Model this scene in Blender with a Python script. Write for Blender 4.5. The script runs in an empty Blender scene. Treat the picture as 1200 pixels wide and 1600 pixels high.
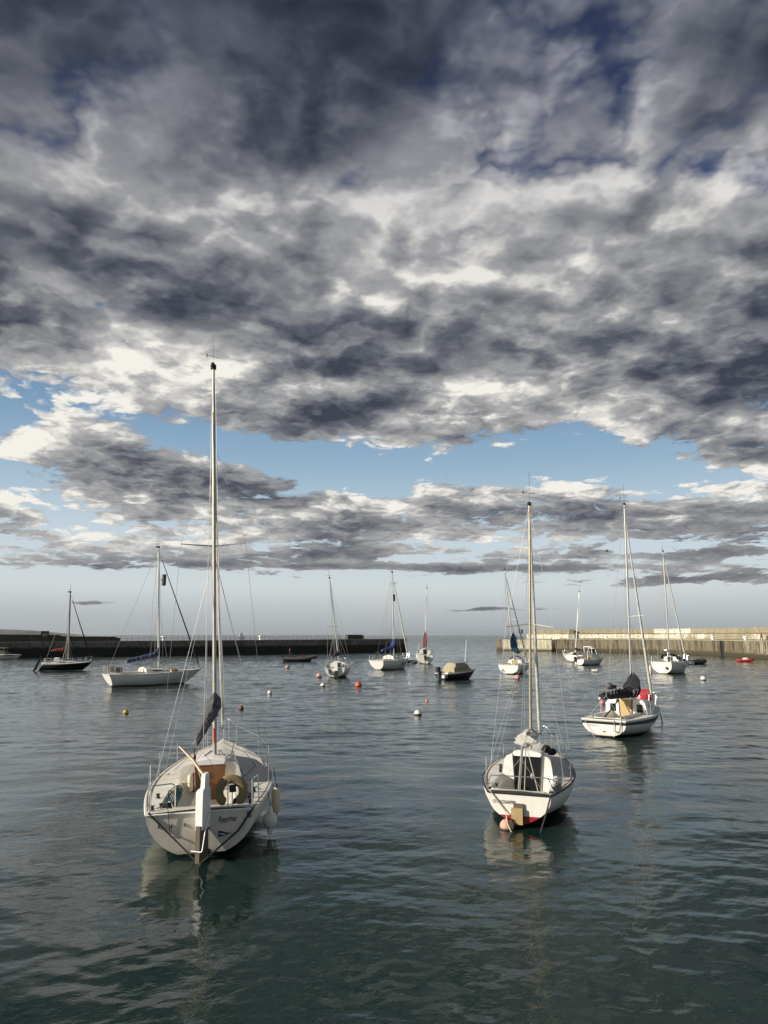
import bpy, bmesh, math, random
from mathutils import Vector, Matrix, Euler, noise as mnoise
R = math.radians
scene = bpy.context.scene
# ------------------------------------------------------------ camera
FPX, HOR, CAMH = 1156.0, 992.0, 4.2
PITCH = math.atan((HOR - 800) / FPX)
cam_d = bpy.data.cameras.new('camera'); cam = bpy.data.objects.new('camera', cam_d)
scene.collection.objects.link(cam); scene.camera = cam
cam_d.sensor_fit = 'VERTICAL'; cam_d.sensor_height = 36; cam_d.lens = 36 * FPX / 1600
cam_d.clip_start = 0.1; cam_d.clip_end = 60000
cam.location = (0, 0, CAMH); cam.rotation_euler = (math.pi / 2 + PITCH, 0, 0)
def ray(px, py):
    x, y = (px - 600) / FPX, (800 - py) / FPX
    c, s = math.cos(PITCH), math.sin(PITCH)
    return Vector((x, c - y * s, s + y * c))
def water_at(px, py, z=0.0):
    r = ray(px, py); k = (z - CAMH) / r.z
    return Vector((r.x * k, r.y * k, z))
def at_depth(px, py, Y):
    r = ray(px, py); k = Y / r.y
    return Vector((r.x * k, Y, CAMH + r.z * k))
# ------------------------------------------------------------ light and sky
SUN_AZ, SUN_EL = R(-110), R(22)      # azimuth clockwise from +Y
sun_dir = Vector((math.sin(SUN_AZ) * math.cos(SUN_EL), math.cos(SUN_AZ) * math.cos(SUN_EL), math.sin(SUN_EL)))
sl = bpy.data.lights.new('sun', 'SUN'); sl.energy = 5.0; sl.angle = R(0.5); sl.color = (1.0, .93, .80)
so = bpy.data.objects.new('sun', sl); scene.collection.objects.link(so)
so.rotation_euler = sun_dir.to_track_quat('Z', 'Y').to_euler()
scene.view_settings.view_transform = 'Standard'; scene.view_settings.look = 'None'
scene.view_settings.exposure = .36; scene.view_settings.gamma = 1
world = bpy.data.worlds.new('World'); scene.world = world; world.use_nodes = True

class NT:
    """small helper for writing node graphs"""
    def __init__(s, tree): s.t = tree; s.n = tree.nodes; s.l = tree.links
    def put(s, sock, v):
        if v is None: return
        if isinstance(v, bpy.types.NodeSocket): s.l.new(v, sock)
        elif isinstance(v, (tuple, list)) and len(v) == 3 and sock.type == 'RGBA': sock.default_value = (*v, 1)
        else: sock.default_value = v
    def math(s, op, a, b=None, c=None, clamp=False):
        n = s.n.new('ShaderNodeMath'); n.operation = op; n.use_clamp = clamp
        for i, v in enumerate((a, b, c)): s.put(n.inputs[i], v)
        return n.outputs[0]
    def vec(s, op, a, b=None, scale=None):
        n = s.n.new('ShaderNodeVectorMath'); n.operation = op
        s.put(n.inputs[0], a); s.put(n.inputs[1], b)
        if scale is not None: s.put(n.inputs['Scale'], scale)
        return n.outputs['Value'] if op in ('LENGTH', 'DOT_PRODUCT', 'DISTANCE') else n.outputs[0]
    def sep(s, v):
        n = s.n.new('ShaderNodeSeparateXYZ'); s.put(n.inputs[0], v); return n.outputs
    def comb(s, x, y, z):
        n = s.n.new('ShaderNodeCombineXYZ')
        for i, v in enumerate((x, y, z)): s.put(n.inputs[i], v)
        return n.outputs[0]
    def noise(s, v, scale, detail=3, rough=.5, dist=0, lac=2.0, flat=False):
        n = s.n.new('ShaderNodeTexNoise'); n.noise_dimensions = '2D' if flat else '3D'; s.put(n.inputs['Vector'], v)
        s.put(n.inputs['Scale'], scale); s.put(n.inputs['Detail'], detail); s.put(n.inputs['Roughness'], rough)
        s.put(n.inputs['Distortion'], dist); s.put(n.inputs['Lacunarity'], lac)
        return n.outputs['Fac']
    def voro(s, v, scale, detail=0):
        n = s.n.new('ShaderNodeTexVoronoi'); n.feature = 'F1'; n.voronoi_dimensions = '2D'
        s.put(n.inputs['Vector'], v); s.put(n.inputs['Scale'], scale); s.put(n.inputs['Detail'], detail); n.inputs['Roughness'].default_value = .5
        return n.outputs['Distance']
    def ramp(s, v, a, b, lo=0.0, hi=1.0, smooth=True):
        n = s.n.new('ShaderNodeMapRange'); n.interpolation_type = 'SMOOTHSTEP' if smooth else 'LINEAR'; n.clamp = True
        s.put(n.inputs[0], v); s.put(n.inputs[1], a); s.put(n.inputs[2], b); s.put(n.inputs[3], lo); s.put(n.inputs[4], hi)
        return n.outputs[0]
    def mix(s, f, a, b, mode='MIX'):
        n = s.n.new('ShaderNodeMix'); n.data_type = 'RGBA'; n.blend_type = mode
        s.put(n.inputs[0], f); s.put(n.inputs[6], a); s.put(n.inputs[7], b)
        return n.outputs[2]
    def curve(s, v, pts):
        n = s.n.new('ShaderNodeFloatCurve'); c = n.mapping.curves[0]
        while len(c.points) > 2: c.points.remove(c.points[1])
        c.points[0].location = pts[0]; c.points[-1].location = pts[-1]
        for p in pts[1:-1]: c.points.new(*p)
        n.mapping.update(); s.put(n.inputs['Value'], v); return n.outputs[0]

def angles(px, py):
    r = ray(px, py).normalized(); return math.atan2(r.x, r.y), math.asin(r.z)
# (px, py, half width, half height, tilt deg, amount): where the cloud cover thickens or opens
BLOBS = [
 (345, 690, 190, 24, 8, -.25), (830, 712, 150, 20, 0, -.18), (1010, 745, 120, 22, 5, -.22), (20, 735, 90, 26, 0, -.15), (620, 715, 120, 22, 10, -.15),
 (840, 190, 80, 24, -38, -.12), (1135, 268, 70, 30, 15, -.20), (740, 50, 90, 50, -20, -.05), (545, 275, 60, 24, -40, -.22), (470, 300, 40, 20, -40, -.14), (900, 130, 260, 130, 0, .025), (250, 130, 200, 120, 0, .03), (250, 110, 80, 170, 15, -.03),
 (20, 585, 50, 26, 0, -.12), (900, 690, 60, 20, 0, -.1), (480, 740, 120, 16, 8, -.12),
 (130, 700, 150, 32, 8, .20), (300, 815, 460, 40, 2, .13), (700, 800, 380, 34, 2, .15), (1060, 805, 90, 16, 4, .15),
 (1060, 903, 150, 11, 0, .42), (1080, 866, 130, 7, 0, .3), (880, 888, 130, 5, 0, .34), (100, 880, 170, 8, 0, .26), (350, 870, 200, 8, 0, .2), (560, 885, 150, 4, 0, .3), (770, 952, 50, 3, 0, .5), (140, 943, 40, 3, 0, .45),
 (1080, 570, 260, 100, 10, .16), (450, 430, 500, 140, 0, .12), (700, 560, 500, 90, 0, .10), (100, 330, 160, 120, 0, .06),
 (560, 660, 140, 24, -5, .10), (1170, 720, 60, 40, 0, .15), (420, 620, 300, 50, 0, .07)]
# the same for light and dark cloud tone
TONES = [
 (150, 380, 130, 50, 10, -.35), (1100, 600, 200, 60, 12, -.30), (1000, 510, 260, 50, 5, -.12), (880, 330, 130, 60, -30, -.22), (1100, 160, 130, 60, 0, -.25), (640, 120, 110, 60, 0, -.25),
 (430, 190, 90, 50, 20, -.22), (260, 470, 200, 30, 0, -.1), (200, 170, 150, 120, 0, -.1), (50, 250, 120, 100, 0, -.05),
 (400, 370, 190, 90, 0, .26), (650, 430, 260, 70, 0, .10), (620, 250, 100, 45, -30, .30), (560, 330, 220, 60, 0, .10), (330, 145, 60, 30, 0, .18), (1000, 220, 90, 35, -30, .26), (1130, 320, 90, 22, -20, .42), (730, 320, 150, 60, 0, .15),
 (70, 430, 50, 22, 15, .3), (230, 300, 110, 16, 0, .22), (850, 460, 120, 25, -10, .18), (130, 590, 180, 40, 0, .26), (370, 590, 120, 30, 0, .24), (620, 650, 420, 50, 0, .12), (430, 400, 260, 90, 0, .08), (100, 800, 200, 30, 0, .1), (950, 650, 60, 22, 0, .30),
 (1170, 745, 50, 14, 0, .5), (720, 610, 160, 26, 0, .15), (130, 680, 60, 12, 0, .25), (640, 690, 200, 18, 0, .16), (400, 815, 640, 45, 0, .24), (1050, 903, 160, 16, 0, -.1), (1000, 815, 120, 14, 0, -.2)]

def blob_sum(g, az, el, blobs):
    tot = None
    for (px, py, rx, ry, tilt, amt) in blobs:
        a0, e0 = angles(px, py)
        a1 = angles(px + 5, py)[0] - angles(px - 5, py)[0]; e1 = angles(px, py - 5)[1] - angles(px, py + 5)[1]
        sx, sy = abs(a1) / 10 * rx, abs(e1) / 10 * ry
        mp = g.n.new('ShaderNodeMapping'); mp.vector_type = 'TEXTURE'
        g.put(mp.inputs[0], g.comb(az, el, 0.0))
        mp.inputs['Location'].default_value = (a0, e0, 0); mp.inputs['Rotation'].default_value = (0, 0, R(-tilt)); mp.inputs['Scale'].default_value = (sx * 1.4, sy * 1.4, 1)
        d2 = g.vec('DOT_PRODUCT', mp.outputs[0], mp.outputs[0])
        e = g.math('POWER', 2.718, g.math('MULTIPLY', d2, -1.0))
        tot = g.math('MULTIPLY', e, amt) if tot is None else g.math('MULTIPLY_ADD', e, amt, tot)
    return tot

def density_group():
    t = bpy.data.node_groups.new('cloud_density', 'ShaderNodeTree')
    t.interface.new_socket('Direction', in_out='INPUT', socket_type='NodeSocketVector')
    t.interface.new_socket('Density', in_out='OUTPUT', socket_type='NodeSocketFloat')
    t.interface.new_socket('Puff', in_out='OUTPUT', socket_type='NodeSocketFloat')
    g = NT(t); gi = g.n.new('NodeGroupInput'); go = g.n.new('NodeGroupOutput')
    x, y, z = g.sep(gi.outputs[0])
    zc = g.math('MAXIMUM', z, 0.0)
    hl = g.math('SQRT', g.math('MAXIMUM', g.math('SUBTRACT', 1.0, g.math('MULTIPLY', z, z)), .001))
    e_ = g.math('ARCSINE', zc)
    k = g.math('DIVIDE', g.math('MULTIPLY', g.math('MULTIPLY', g.math('POWER', g.math('ADD', e_, .05), -.50), g.math('POWER', 2.718, g.math('MULTIPLY', e_, -1.15))), 2.75), hl)
    P = g.vec('SCALE', g.comb(x, y, 0.0), scale=k)
    n0 = g.noise(P, .85, 1, .5, flat=True)
    wn = g.n.new('ShaderNodeTexNoise'); wn.noise_dimensions = '2D'; g.put(wn.inputs['Vector'], P); wn.inputs['Scale'].default_value = 3.0; wn.inputs['Detail'].default_value = 4; wn.inputs['Roughness'].default_value = .6
    PW = g.vec('ADD', P, g.vec('SCALE', g.vec('SUBTRACT', wn.outputs['Color'], (.5, .5, .5)), scale=.42))
    n1 = g.noise(P, 1.7, 5, .48, .1, flat=True)
    v1 = g.math('SUBTRACT', .40, g.voro(PW, 4.2, 1))
    low = g.ramp(e_, R(34), R(13), .12, 1.0)
    v2 = g.math('MULTIPLY', g.math('SUBTRACT', .40, g.voro(PW, 11.0, 1)), low)
    d = g.math('MULTIPLY_ADD', g.math('SUBTRACT', n1, .5), .66, g.math('MULTIPLY_ADD', g.math('SUBTRACT', n0, .5), .30, .5))
    d = g.math('MULTIPLY_ADD', v1, .26, d)
    d = g.math('MULTIPLY_ADD', v2, .11, d)
    g.put(go.inputs[0], d); g.put(go.inputs[1], n0)
    return t

w = NT(world.node_tree); w.n.clear()
geo = w.n.new('ShaderNodeTexCoord'); D = geo.outputs['Generated']
D = w.vec('NORMALIZE', D)
dx, dy, dz = w.sep(D)
az = w.math('ARCTAN2', dx, dy); el = w.math('ARCSINE', dz)
cov = blob_sum(w, az, el, BLOBS); tone = blob_sum(w, az, el, TONES)
grp = density_group()
def dens(vec):
    n = w.n.new('ShaderNodeGroup'); n.node_tree = grp; w.put(n.inputs[0], vec); return n.outputs[0], n.outputs[1]
d0, n2 = dens(D)
# cover thins towards the horizon
base = w.ramp(el, R(2.5), R(8.0), -.34, 0.0)
base = w.math('ADD', base, w.ramp(el, R(11), R(24), .04, .235))
dd = w.math('ADD', w.math('ADD', d0, cov), base)
dl, _ = dens(w.vec('NORMALIZE', w.vec('ADD', D, (-.020, -.005, .026))))
soft = w.ramp(el, R(18), R(34), 0.0, .07)
alpha = w.ramp(dd, w.math('SUBTRACT', .41, soft), w.math('ADD', .54, soft))
lit = w.math('MULTIPLY', w.math('MULTIPLY', w.math('SUBTRACT', d0, dl), 1.7), w.ramp(el, R(2), R(11), .25, 1.0))
thick = w.ramp(dd, .46, .80, 0.0, 1.0)
val = w.math('ADD', w.math('ADD', .57, lit), w.math('MULTIPLY', thick, -.20))
val = w.math('ADD', val, w.math('MULTIPLY', w.math('SUBTRACT', .5, n2), .9))
val = w.math('ADD', val, w.math('MULTIPLY', tone, .78), clamp=True)
cr = w.n.new('ShaderNodeValToRGB'); w.put(cr.inputs[0], val)
els = cr.color_ramp.elements
def lin(r, g_, b): return tuple(((c / 255 / 12.92) if c < 10 else ((c / 255 + .055) / 1.055) ** 2.4) for c in (r, g_, b)) + (1,)
els[0].position = 0; els[0].color = lin(62, 67, 80)
els[1].position = 1; els[1].color = lin(244, 240, 232)
for p, c in ((.25, (94, 98, 108)), (.5, (134, 136, 140)), (.75, (174, 174, 174))):
    e = els.new(p); e.color = lin(*c)
cloud = cr.outputs[0]
hi = w.ramp(el, R(20), R(50), 1.0, .27)
cloud = w.mix(1.0, cloud, w.comb(hi, w.math('MULTIPLY_ADD', hi, .95, .05), w.math('MULTIPLY_ADD', hi, .78, .22)), 'MULTIPLY')
# far cloud greys out into the low sky
sky = w.n.new('ShaderNodeTexSky'); sky.sky_type = 'NISHITA'; sky.sun_disc = False
sky.sun_elevation = SUN_EL; sky.sun_rotation = SUN_AZ; sky.air_density = 1.0; sky.dust_density = 1.5; sky.ozone_density = 2.0
skyc = w.mix(1.0, sky.outputs[0], (.1, .1, .1), 'MULTIPLY')
import os
tint = w.n.new('ShaderNodeValToRGB'); w.put(tint.inputs[0], w.math('DIVIDE', el, R(50)))
T = tint.color_ramp.elements; T[0].position = 0; T[1].position = 1
SK = [(0, (168, 177, 184)), (.03, (186, 193, 197)), (.07, (212, 219, 221)), (.15, (200, 216, 226)), (.26, (150, 180, 203)), (.36, (112, 148, 184)), (.55, (40, 66, 116)), (.75, (27, 42, 82)), (1, (18, 28, 54))]
T[0].color = lin(*SK[0][1]); T[1].color = lin(*SK[-1][1])
for p, c in SK[1:-1]: T.new(p).color = lin(*c)
clear = w.mix(.90, skyc, tint.outputs[0])
out = w.mix(alpha, clear, cloud)
bg = w.n.new('ShaderNodeBackground'); bg.inputs['Strength'].default_value = .079
w.put(bg.inputs['Color'], w.vec('SCALE', out, scale=10.0))
wo = w.n.new('ShaderNodeOutputWorld'); w.l.new(bg.outputs[0], wo.inputs['Surface'])
world.cycles.sampling_method = 'MANUAL'; world.cycles.sample_map_resolution = 256
# ============================================================ mesh helpers
COL = scene.collection
class MB:
    """collects vertices and faces of one mesh"""
    def __init__(s): s.v = []; s.f = []; s.m = []
    def add(s, vs, fs, mi=0):
        o = len(s.v); s.v += [tuple(p) for p in vs]; s.f += [tuple(i + o for i in f) for f in fs]; s.m += [mi] * len(fs); return s
    def box(s, c, d, rot=None, mi=0, taper=1.0):
        M = rot if rot is not None else Matrix.Identity(3)
        vs = []
        for z in (-1, 1):
            k = taper if z > 0 else 1
            for x, y in ((-1, -1), (1, -1), (1, 1), (-1, 1)):
                vs.append(Vector(c) + M @ Vector((x * d[0] / 2 * k, y * d[1] / 2 * k, z * d[2] / 2)))
        return s.add(vs, [(3, 2, 1, 0), (4, 5, 6, 7), (0, 1, 5, 4), (1, 2, 6, 5), (2, 3, 7, 6), (3, 0, 4, 7)], mi)
    def rings(s, rings, closed=True, cap=True, mi=0):
        n = len(rings[0]); vs = [p for r in rings for p in r]; fs = []
        for i in range(len(rings) - 1):
            for j in range(n if closed else n - 1):
                k = (j + 1) % n
                fs.append((i * n + j, i * n + k, (i + 1) * n + k, (i + 1) * n + j))
        if cap and closed:
            fs.append(tuple(range(n - 1, -1, -1))); fs.append(tuple((len(rings) - 1) * n + j for j in range(n)))
        return s.add(vs, fs, mi)
    def tube(s, pts, r, n=8, mi=0, flat=1.0, cap=True):
        pts = [Vector(p) for p in pts]; rs = r if isinstance(r, (list, tuple)) else [r] * len(pts)
        t0 = (pts[1] - pts[0]).normalized(); up = Vector((0, 0, 1)) if abs(t0.z) < .9 else Vector((0, 1, 0))
        u = t0.cross(up).normalized(); rings = []
        for i, p in enumerate(pts):
            t = (pts[min(i + 1, len(pts) - 1)] - pts[max(i - 1, 0)]).normalized()
            u = (u - t * u.dot(t)).normalized(); w_ = t.cross(u)
            rings.append([p + u * math.cos(2 * math.pi * k / n) * rs[i] * flat + w_ * math.sin(2 * math.pi * k / n) * rs[i] for k in range(n)])
        return s.rings(rings, True, cap, mi)
    def lathe(s, prof, c=(0, 0, 0), n=20, mi=0, M=None):
        M = M or Matrix.Identity(3); c = Vector(c)
        return s.rings([[c + M @ Vector((r * math.cos(2 * math.pi * k / n), r * math.sin(2 * math.pi * k / n), z)) for k in range(n)] for r, z in prof], True, True, mi)
    def ball(s, c, r, sc=(1, 1, 1), n=18, mi=0, M=None):
        pr = [(r * math.sin(math.pi * (i + .02) / (n // 2 + .04)), -r * math.cos(math.pi * (i + .02) / (n // 2 + .04))) for i in range(n // 2 + 1)]
        M = (M or Matrix.Identity(3)) @ Matrix.Diagonal(sc)
        return s.lathe(pr, c, n, mi, M)
    def strip(s, a, b, mi=0):
        n = len(a); return s.add(list(a) + list(b), [(i, i + 1, n + i + 1, n + i) for i in range(n - 1)], mi)
    def prism(s, poly, axis, h, mi=0):
        """poly: 3D points; extruded by vector axis*h"""
        n = len(poly); a = Vector(axis) * h
        vs = [Vector(p) for p in poly] + [Vector(p) + a for p in poly]
        fs = [tuple(range(n - 1, -1, -1)), tuple(range(n, 2 * n))] + [(i, (i + 1) % n, n + (i + 1) % n, n + i) for i in range(n)]
        return s.add(vs, fs, mi)
    def build(s, name, mat, parent=None, smooth=35, label=None, fix=True):
        me = bpy.data.meshes.new(name); me.from_pydata(s.v, [], s.f)
        mats = mat if isinstance(mat, (list, tuple)) else [mat]
        for m in mats: me.materials.append(m)
        for p, mi in zip(me.polygons, s.m): p.material_index = mi
        if fix:
            bm = bmesh.new(); bm.from_mesh(me); bmesh.ops.recalc_face_normals(bm, faces=bm.faces); bm.to_mesh(me); bm.free()
        if smooth:
            for p in me.polygons: p.use_smooth = True
            me.set_sharp_from_angle(angle=R(smooth))
        o = bpy.data.objects.new(name, me); COL.objects.link(o)
        if parent is not None: o.parent = parent
        if label: o['label'] = label
        return o
def tag(o, label=None, cat=None, group=None, kind=None):
    if label: o['label'] = label
    if cat: o['category'] = cat
    if group: o['group'] = group
    if kind: o['kind'] = kind
    return o
def empty(name, loc, rot=(0, 0, 0)):
    o = bpy.data.objects.new(name, None); COL.objects.link(o); o.location = loc; o.rotation_euler = rot; o.empty_display_size = .3
    return o
def lettering(name, body, size, mat, parent, loc, rot, shear=0.0, width=None, spacing=1.0):
    cu = bpy.data.curves.new('text', 'FONT'); cu.body = body; cu.size = size; cu.shear = shear; cu.space_character = spacing
    cu.extrude = .0015; cu.align_x = 'CENTER'; cu.resolution_u = 2
    to = bpy.data.objects.new('text', cu); COL.objects.link(to)
    dg = bpy.context.evaluated_depsgraph_get(); me = bpy.data.meshes.new_from_object(to.evaluated_get(dg))
    bpy.data.objects.remove(to); bpy.data.curves.remove(cu)
    me.materials.clear(); me.materials.append(mat)
    xs = [v.co.x for v in me.vertices]
    if width and xs:
        k = width / (max(xs) - min(xs))
        for v in me.vertices: v.co.x *= k
    o = bpy.data.objects.new(name, me); COL.objects.link(o); o.parent = parent
    o.location = loc; o.rotation_euler = rot
    return o

# ============================================================ materials
def mat(name, col, rough=.5, metal=0, spec=.5, var=.12, vscale=6, bump=0, bscale=40, coat=0, fn=None):
    m = bpy.data.materials.new(name); m.use_nodes = True; g = NT(m.node_tree)
    p = g.n['Principled BSDF']; p.inputs['Roughness'].default_value = rough; p.inputs['Metallic'].default_value = metal
    p.inputs['Specular IOR Level'].default_value = spec; p.inputs['Coat Weight'].default_value = coat
    tc = g.n.new('ShaderNodeTexCoord').outputs['Object']
    if fn: c = fn(g, tc)
    else: c = col
    if var:
        nz = g.noise(tc, vscale, 5, .6)
        c = g.mix(1.0, c, g.vec('SCALE', (1., 1., 1.), scale=g.ramp(nz, .25, .75, 1 - var, 1 + var * .6, False)), 'MULTIPLY')
    g.put(p.inputs['Base Color'], c)
    if bump:
        b = g.n.new('ShaderNodeBump'); b.inputs['Strength'].default_value = 1; b.inputs['Distance'].default_value = bump
        g.put(b.inputs['Height'], g.noise(tc, bscale, 4, .6)); g.l.new(b.outputs[0], p.inputs['Normal'])
    return m
def gel_fn(col, grime=.25, low=(.30, .26, .15)):
    """fibreglass with faint vertical run marks and a scummy band just over the water"""
    def fn(g, tc):
        x, y, z = g.sep(tc)
        run = g.noise(g.comb(g.math('MULTIPLY', x, 9), g.math('MULTIPLY', y, 9), g.math('MULTIPLY', z, 1.1)), 1.3, 4, .6)
        c = g.mix(g.ramp(run, .50, .82, 0, grime), col, tuple(v * .55 for v in (.75, .68, .52)))
        e = g.math('ADD', z, g.math('MULTIPLY', g.noise(tc, 5, 4, .6), .10))
        return g.mix(g.ramp(e, .26, .08, 0, .55), c, low)
    return fn
def bands_fn(bands, top_fn):
    """bands: list of (z top, colour) from the lowest up; above the last one the gel coat"""
    def fn(g, tc):
        c = top_fn(g, tc); z = g.sep(tc)[2]
        for zt, col in reversed(bands):
            c = g.mix(g.math('LESS_THAN', z, zt), c, col)
        return c
    return fn
WHITE = (.80, .77, .70)
M = {}
M['gel'] = mat('white_gelcoat', None, .38, fn=gel_fn(WHITE, .30), var=.06)
M['gel_dirty'] = mat('weathered_gelcoat', None, .45, fn=gel_fn((.74, .70, .62), .55), var=.10)
M['deck'] = mat('deck_nonslip', (.66, .63, .57), .65, var=.16, vscale=3, bump=.002, bscale=160)
M['cream'] = mat('cream_plastic', (.70, .62, .44), .5, var=.1)
M['paintwhite'] = mat('white_paint', (.86, .85, .82), .4, var=.05)
M['alu'] = mat('anodised_aluminium', (.62, .60, .55), .38, .75, var=.18, vscale=3)
M['mastgrey'] = mat('dulled_mast', (.40, .375, .32), .5, .45, var=.25, vscale=3)
M['mastgold'] = mat('aged_gold_mast', (.50, .44, .30), .42, .5, var=.25, vscale=4)
M['steel'] = mat('stainless_tube', (.72, .72, .70), .25, .9, var=.05)
M['wire'] = mat('rigging_wire', (.30, .30, .29), .4, .6, var=0)
M['wirelight'] = mat('pale_rigging', (.45, .44, .42), .45, .3, var=0)
M['black'] = mat('black_rubber', (.018, .018, .020), .55, var=.2)
M['glass'] = mat('dark_window', (.012, .014, .016), .08, var=0)
M['wood'] = mat('varnished_teak', None, .35, fn=lambda g, tc: g.mix(g.noise(g.vec('MULTIPLY', tc, (14., 14., 1.2)), 2.2, 4, .6), (.10, .035, .012), (.30, .13, .05)), coat=.3)
M['greywood'] = mat('weathered_wood', None, .8, fn=lambda g, tc: g.mix(g.noise(g.vec('MULTIPLY', tc, (22., 22., 1.5)), 2.0, 5, .7), (.045, .033, .022), (.20, .155, .10)), bump=.004, bscale=30)
M['ply'] = mat('yellowed_plywood', None, .6, fn=lambda g, tc: g.mix(g.noise(g.vec('MULTIPLY', tc, (10., 10., 2.))
 , 2.0, 5, .7), (.30, .20, .08), (.55, .42, .20)))
M['ochre'] = mat('ochre_foam', (.24, .185, .085), .75, var=.15)
M['rope'] = mat('white_rope', (.48, .45, .38), .8, var=.3, vscale=40)
M['darkrope'] = mat('dark_rope', (.028, .026, .024), .8, var=.3, vscale=40)
M['tealrope'] = mat('teal_rope', (.03, .09, .10), .85, var=.4, vscale=30)
def canvas(name, col, bump=.02): return mat(name, col, .85, var=.25, vscale=5, bump=bump, bscale=7)
M['cgrey'] = canvas('grey_sailcloth', (.095, .095, .10), .03); M['cwhite'] = canvas('white_sailcloth', (.55, .53, .48), .04)
M['cblue'] = canvas('navy_canvas', (.014, .026, .075)); M['croyal'] = canvas('royal_blue_canvas', (.02, .04, .19)); M['csea'] = canvas('sea_blue_canvas', (.02, .10, .20))
M['cred'] = canvas('dark_red_canvas', (.16, .012, .014)); M['cblack'] = canvas('black_canvas', (.010, .010, .013)); M['ctan'] = canvas('tan_canvas', (.36, .31, .21), .01)
M['red'] = mat('red_plastic', (.50, .035, .045), .45, var=.2); M['orange'] = mat('orange_plastic', (.62, .13, .05), .45, var=.15)
M['pink'] = mat('faded_pink_plastic', (.62, .28, .25), .5, var=.15); M['salmon'] = mat('salmon_buoy', (.60, .33, .24), .55, var=.3, vscale=9)
M['brownred'] = mat('brown_red_plastic', (.22, .06, .045), .5, var=.2); M['yellow'] = mat('yellow_plastic', (.55, .38, .06), .5, var=.2)
M['whitebuoy'] = mat('white_buoy', (.78, .74, .68), .5, var=.2, vscale=9); M['ribgrey'] = mat('grey_tube_fabric', (.09, .09, .09), .6, var=.2)
M['skin'] = mat('skin', (.45, .27, .19), .6, var=.05); M['hair'] = mat('dark_hair', (.02, .015, .012), .7, var=.2)
M['jacket'] = mat('dark_jacket', (.012, .014, .022), .85, var=.2); M['redjacket'] = mat('red_jacket', (.20, .02, .025), .8, var=.2)
M['stripe'] = mat('dark_stripe', (.012, .012, .018), .4, var=.1); M['navy'] = mat('navy_sticker', (.012, .02, .06), .5, var=.1)
M['blue_label'] = mat('blue_sticker', (.05, .14, .26), .5, var=.1); M['ink'] = mat('faded_ink', (.06, .06, .06), .6, var=0)
M['hullblack'] = mat('black_hull_paint', None, .3, fn=bands_fn([(-.02, (.02, .02, .02)), (.07, (.7, .7, .68))], lambda g, tc: (.010, .010, .014)), var=.1)
M['hulldark'] = mat('dark_launch_hull', None, .4, fn=bands_fn([], lambda g, tc: (.015, .016, .018)), var=.2)
def hullmat(name, bands, grime=.3, col=WHITE):
    return mat(name, None, .36, fn=bands_fn(bands, gel_fn(col, grime)), var=.06)
DK = (.012, .012, .012)
M['hull_plain'] = hullmat('white_hull_black_boot', [(.07, DK)])
M['hull_first'] = hullmat('cream_hull_black_boot', [(.15, DK)], .55, (.76, .71, .60))
M['transom_first'] = hullmat('dirty_transom_paint', [(.07, DK)], .85, (.66, .61, .53))
M['hull_red'] = hullmat('white_hull_black_band', [(.19, DK)])
M['transom_red'] = hullmat('white_transom_red_band', [(.05, DK), (.26, (.33, .02, .03))], .15)
# ============================================================ sailing boats
def smooth01(t): t = max(0, min(1, t)); return t * t * (3 - 2 * t)
class Hull:
    def __init__(s, L, B, fs, fb, ws=.7, sag=.04, zt=0.0, rakes=-.10, rakeb=.9, tm=.42, draft=.35, full=2.6, bowp=2.0, q0=1.55):
        s.q0 = q0
        s.L, s.B, s.fs, s.fb, s.ws, s.sag, s.zt, s.rakes, s.rakeb, s.tm, s.draft, s.full, s.bowp = L, B, fs, fb, ws, sag, zt, rakes, rakeb, tm, draft, full, bowp
    def sheer(s, t): return s.fs + (s.fb - s.fs) * t ** 1.7 - s.sag * 4 * t * (1 - t)
    def half(s, t):
        if t < s.tm: return s.B / 2 * (s.ws + (1 - s.ws) * math.sin(math.pi / 2 * t / s.tm))
        return s.B / 2 * (1 - ((t - s.tm) / (1 - s.tm)) ** s.bowp) ** .9
    def keel(s, t):
        if t < .5: return s.zt + (-s.draft - s.zt) * smooth01(t / .5)
        return -s.draft + (s.draft - .12) * smooth01((t - .5) / .5)
    def yy(s, t, z):
        yb = s.L - s.rakeb * max(0, 1 - max(z, -.2) / s.fb) ** 1.15
        ys = s.rakes * (z / s.fs)
        return ys + (yb - ys) * t
    def pt(s, t, u, side=1, off=0.0):
        """u 0 at the sheer, 1 at the keel"""
        zs, zk = s.sheer(t), s.keel(t); z = zs + (zk - zs) * u
        k = min(1, t / .35); p = (s.full + (2.7 - s.full) * k) * (1 - t) + 1.35 * t; q = (s.q0 + (1.6 - s.q0) * k) * (1 - t) + 1.0 * t
        h = s.half(t) * max(0, 1 - u ** p) ** (1 / q) + off
        return Vector((side * h, s.yy(t, z), z))
    def t_at(s, y):
        lo, hi = 0, 1
        for _ in range(30):
            m = (lo + hi) / 2
            if s.yy(m, s.sheer(m)) < y: lo = m
            else: hi = m
        return (lo + hi) / 2
    def edge(s, y, side=1, inset=0.0, dz=0.0):
        t = s.t_at(y); return Vector((side * max(.01, s.half(t) - inset), y, s.sheer(t) + dz))

def polyline_round(pts, r=.08, n=4):
    pts = [Vector(p) for p in pts]; out = [pts[0]]
    for a, b, c in zip(pts, pts[1:], pts[2:]):
        u = (a - b); v = (c - b); k = min(r, u.length * .45, v.length * .45); p0 = b + u.normalized() * k; p1 = b + v.normalized() * k
        for i in range(n + 1):
            t = i / n; out.append(p0 * (1 - t) ** 2 + b * 2 * t * (1 - t) + p1 * t * t)
    return out + [pts[-1]]

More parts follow.
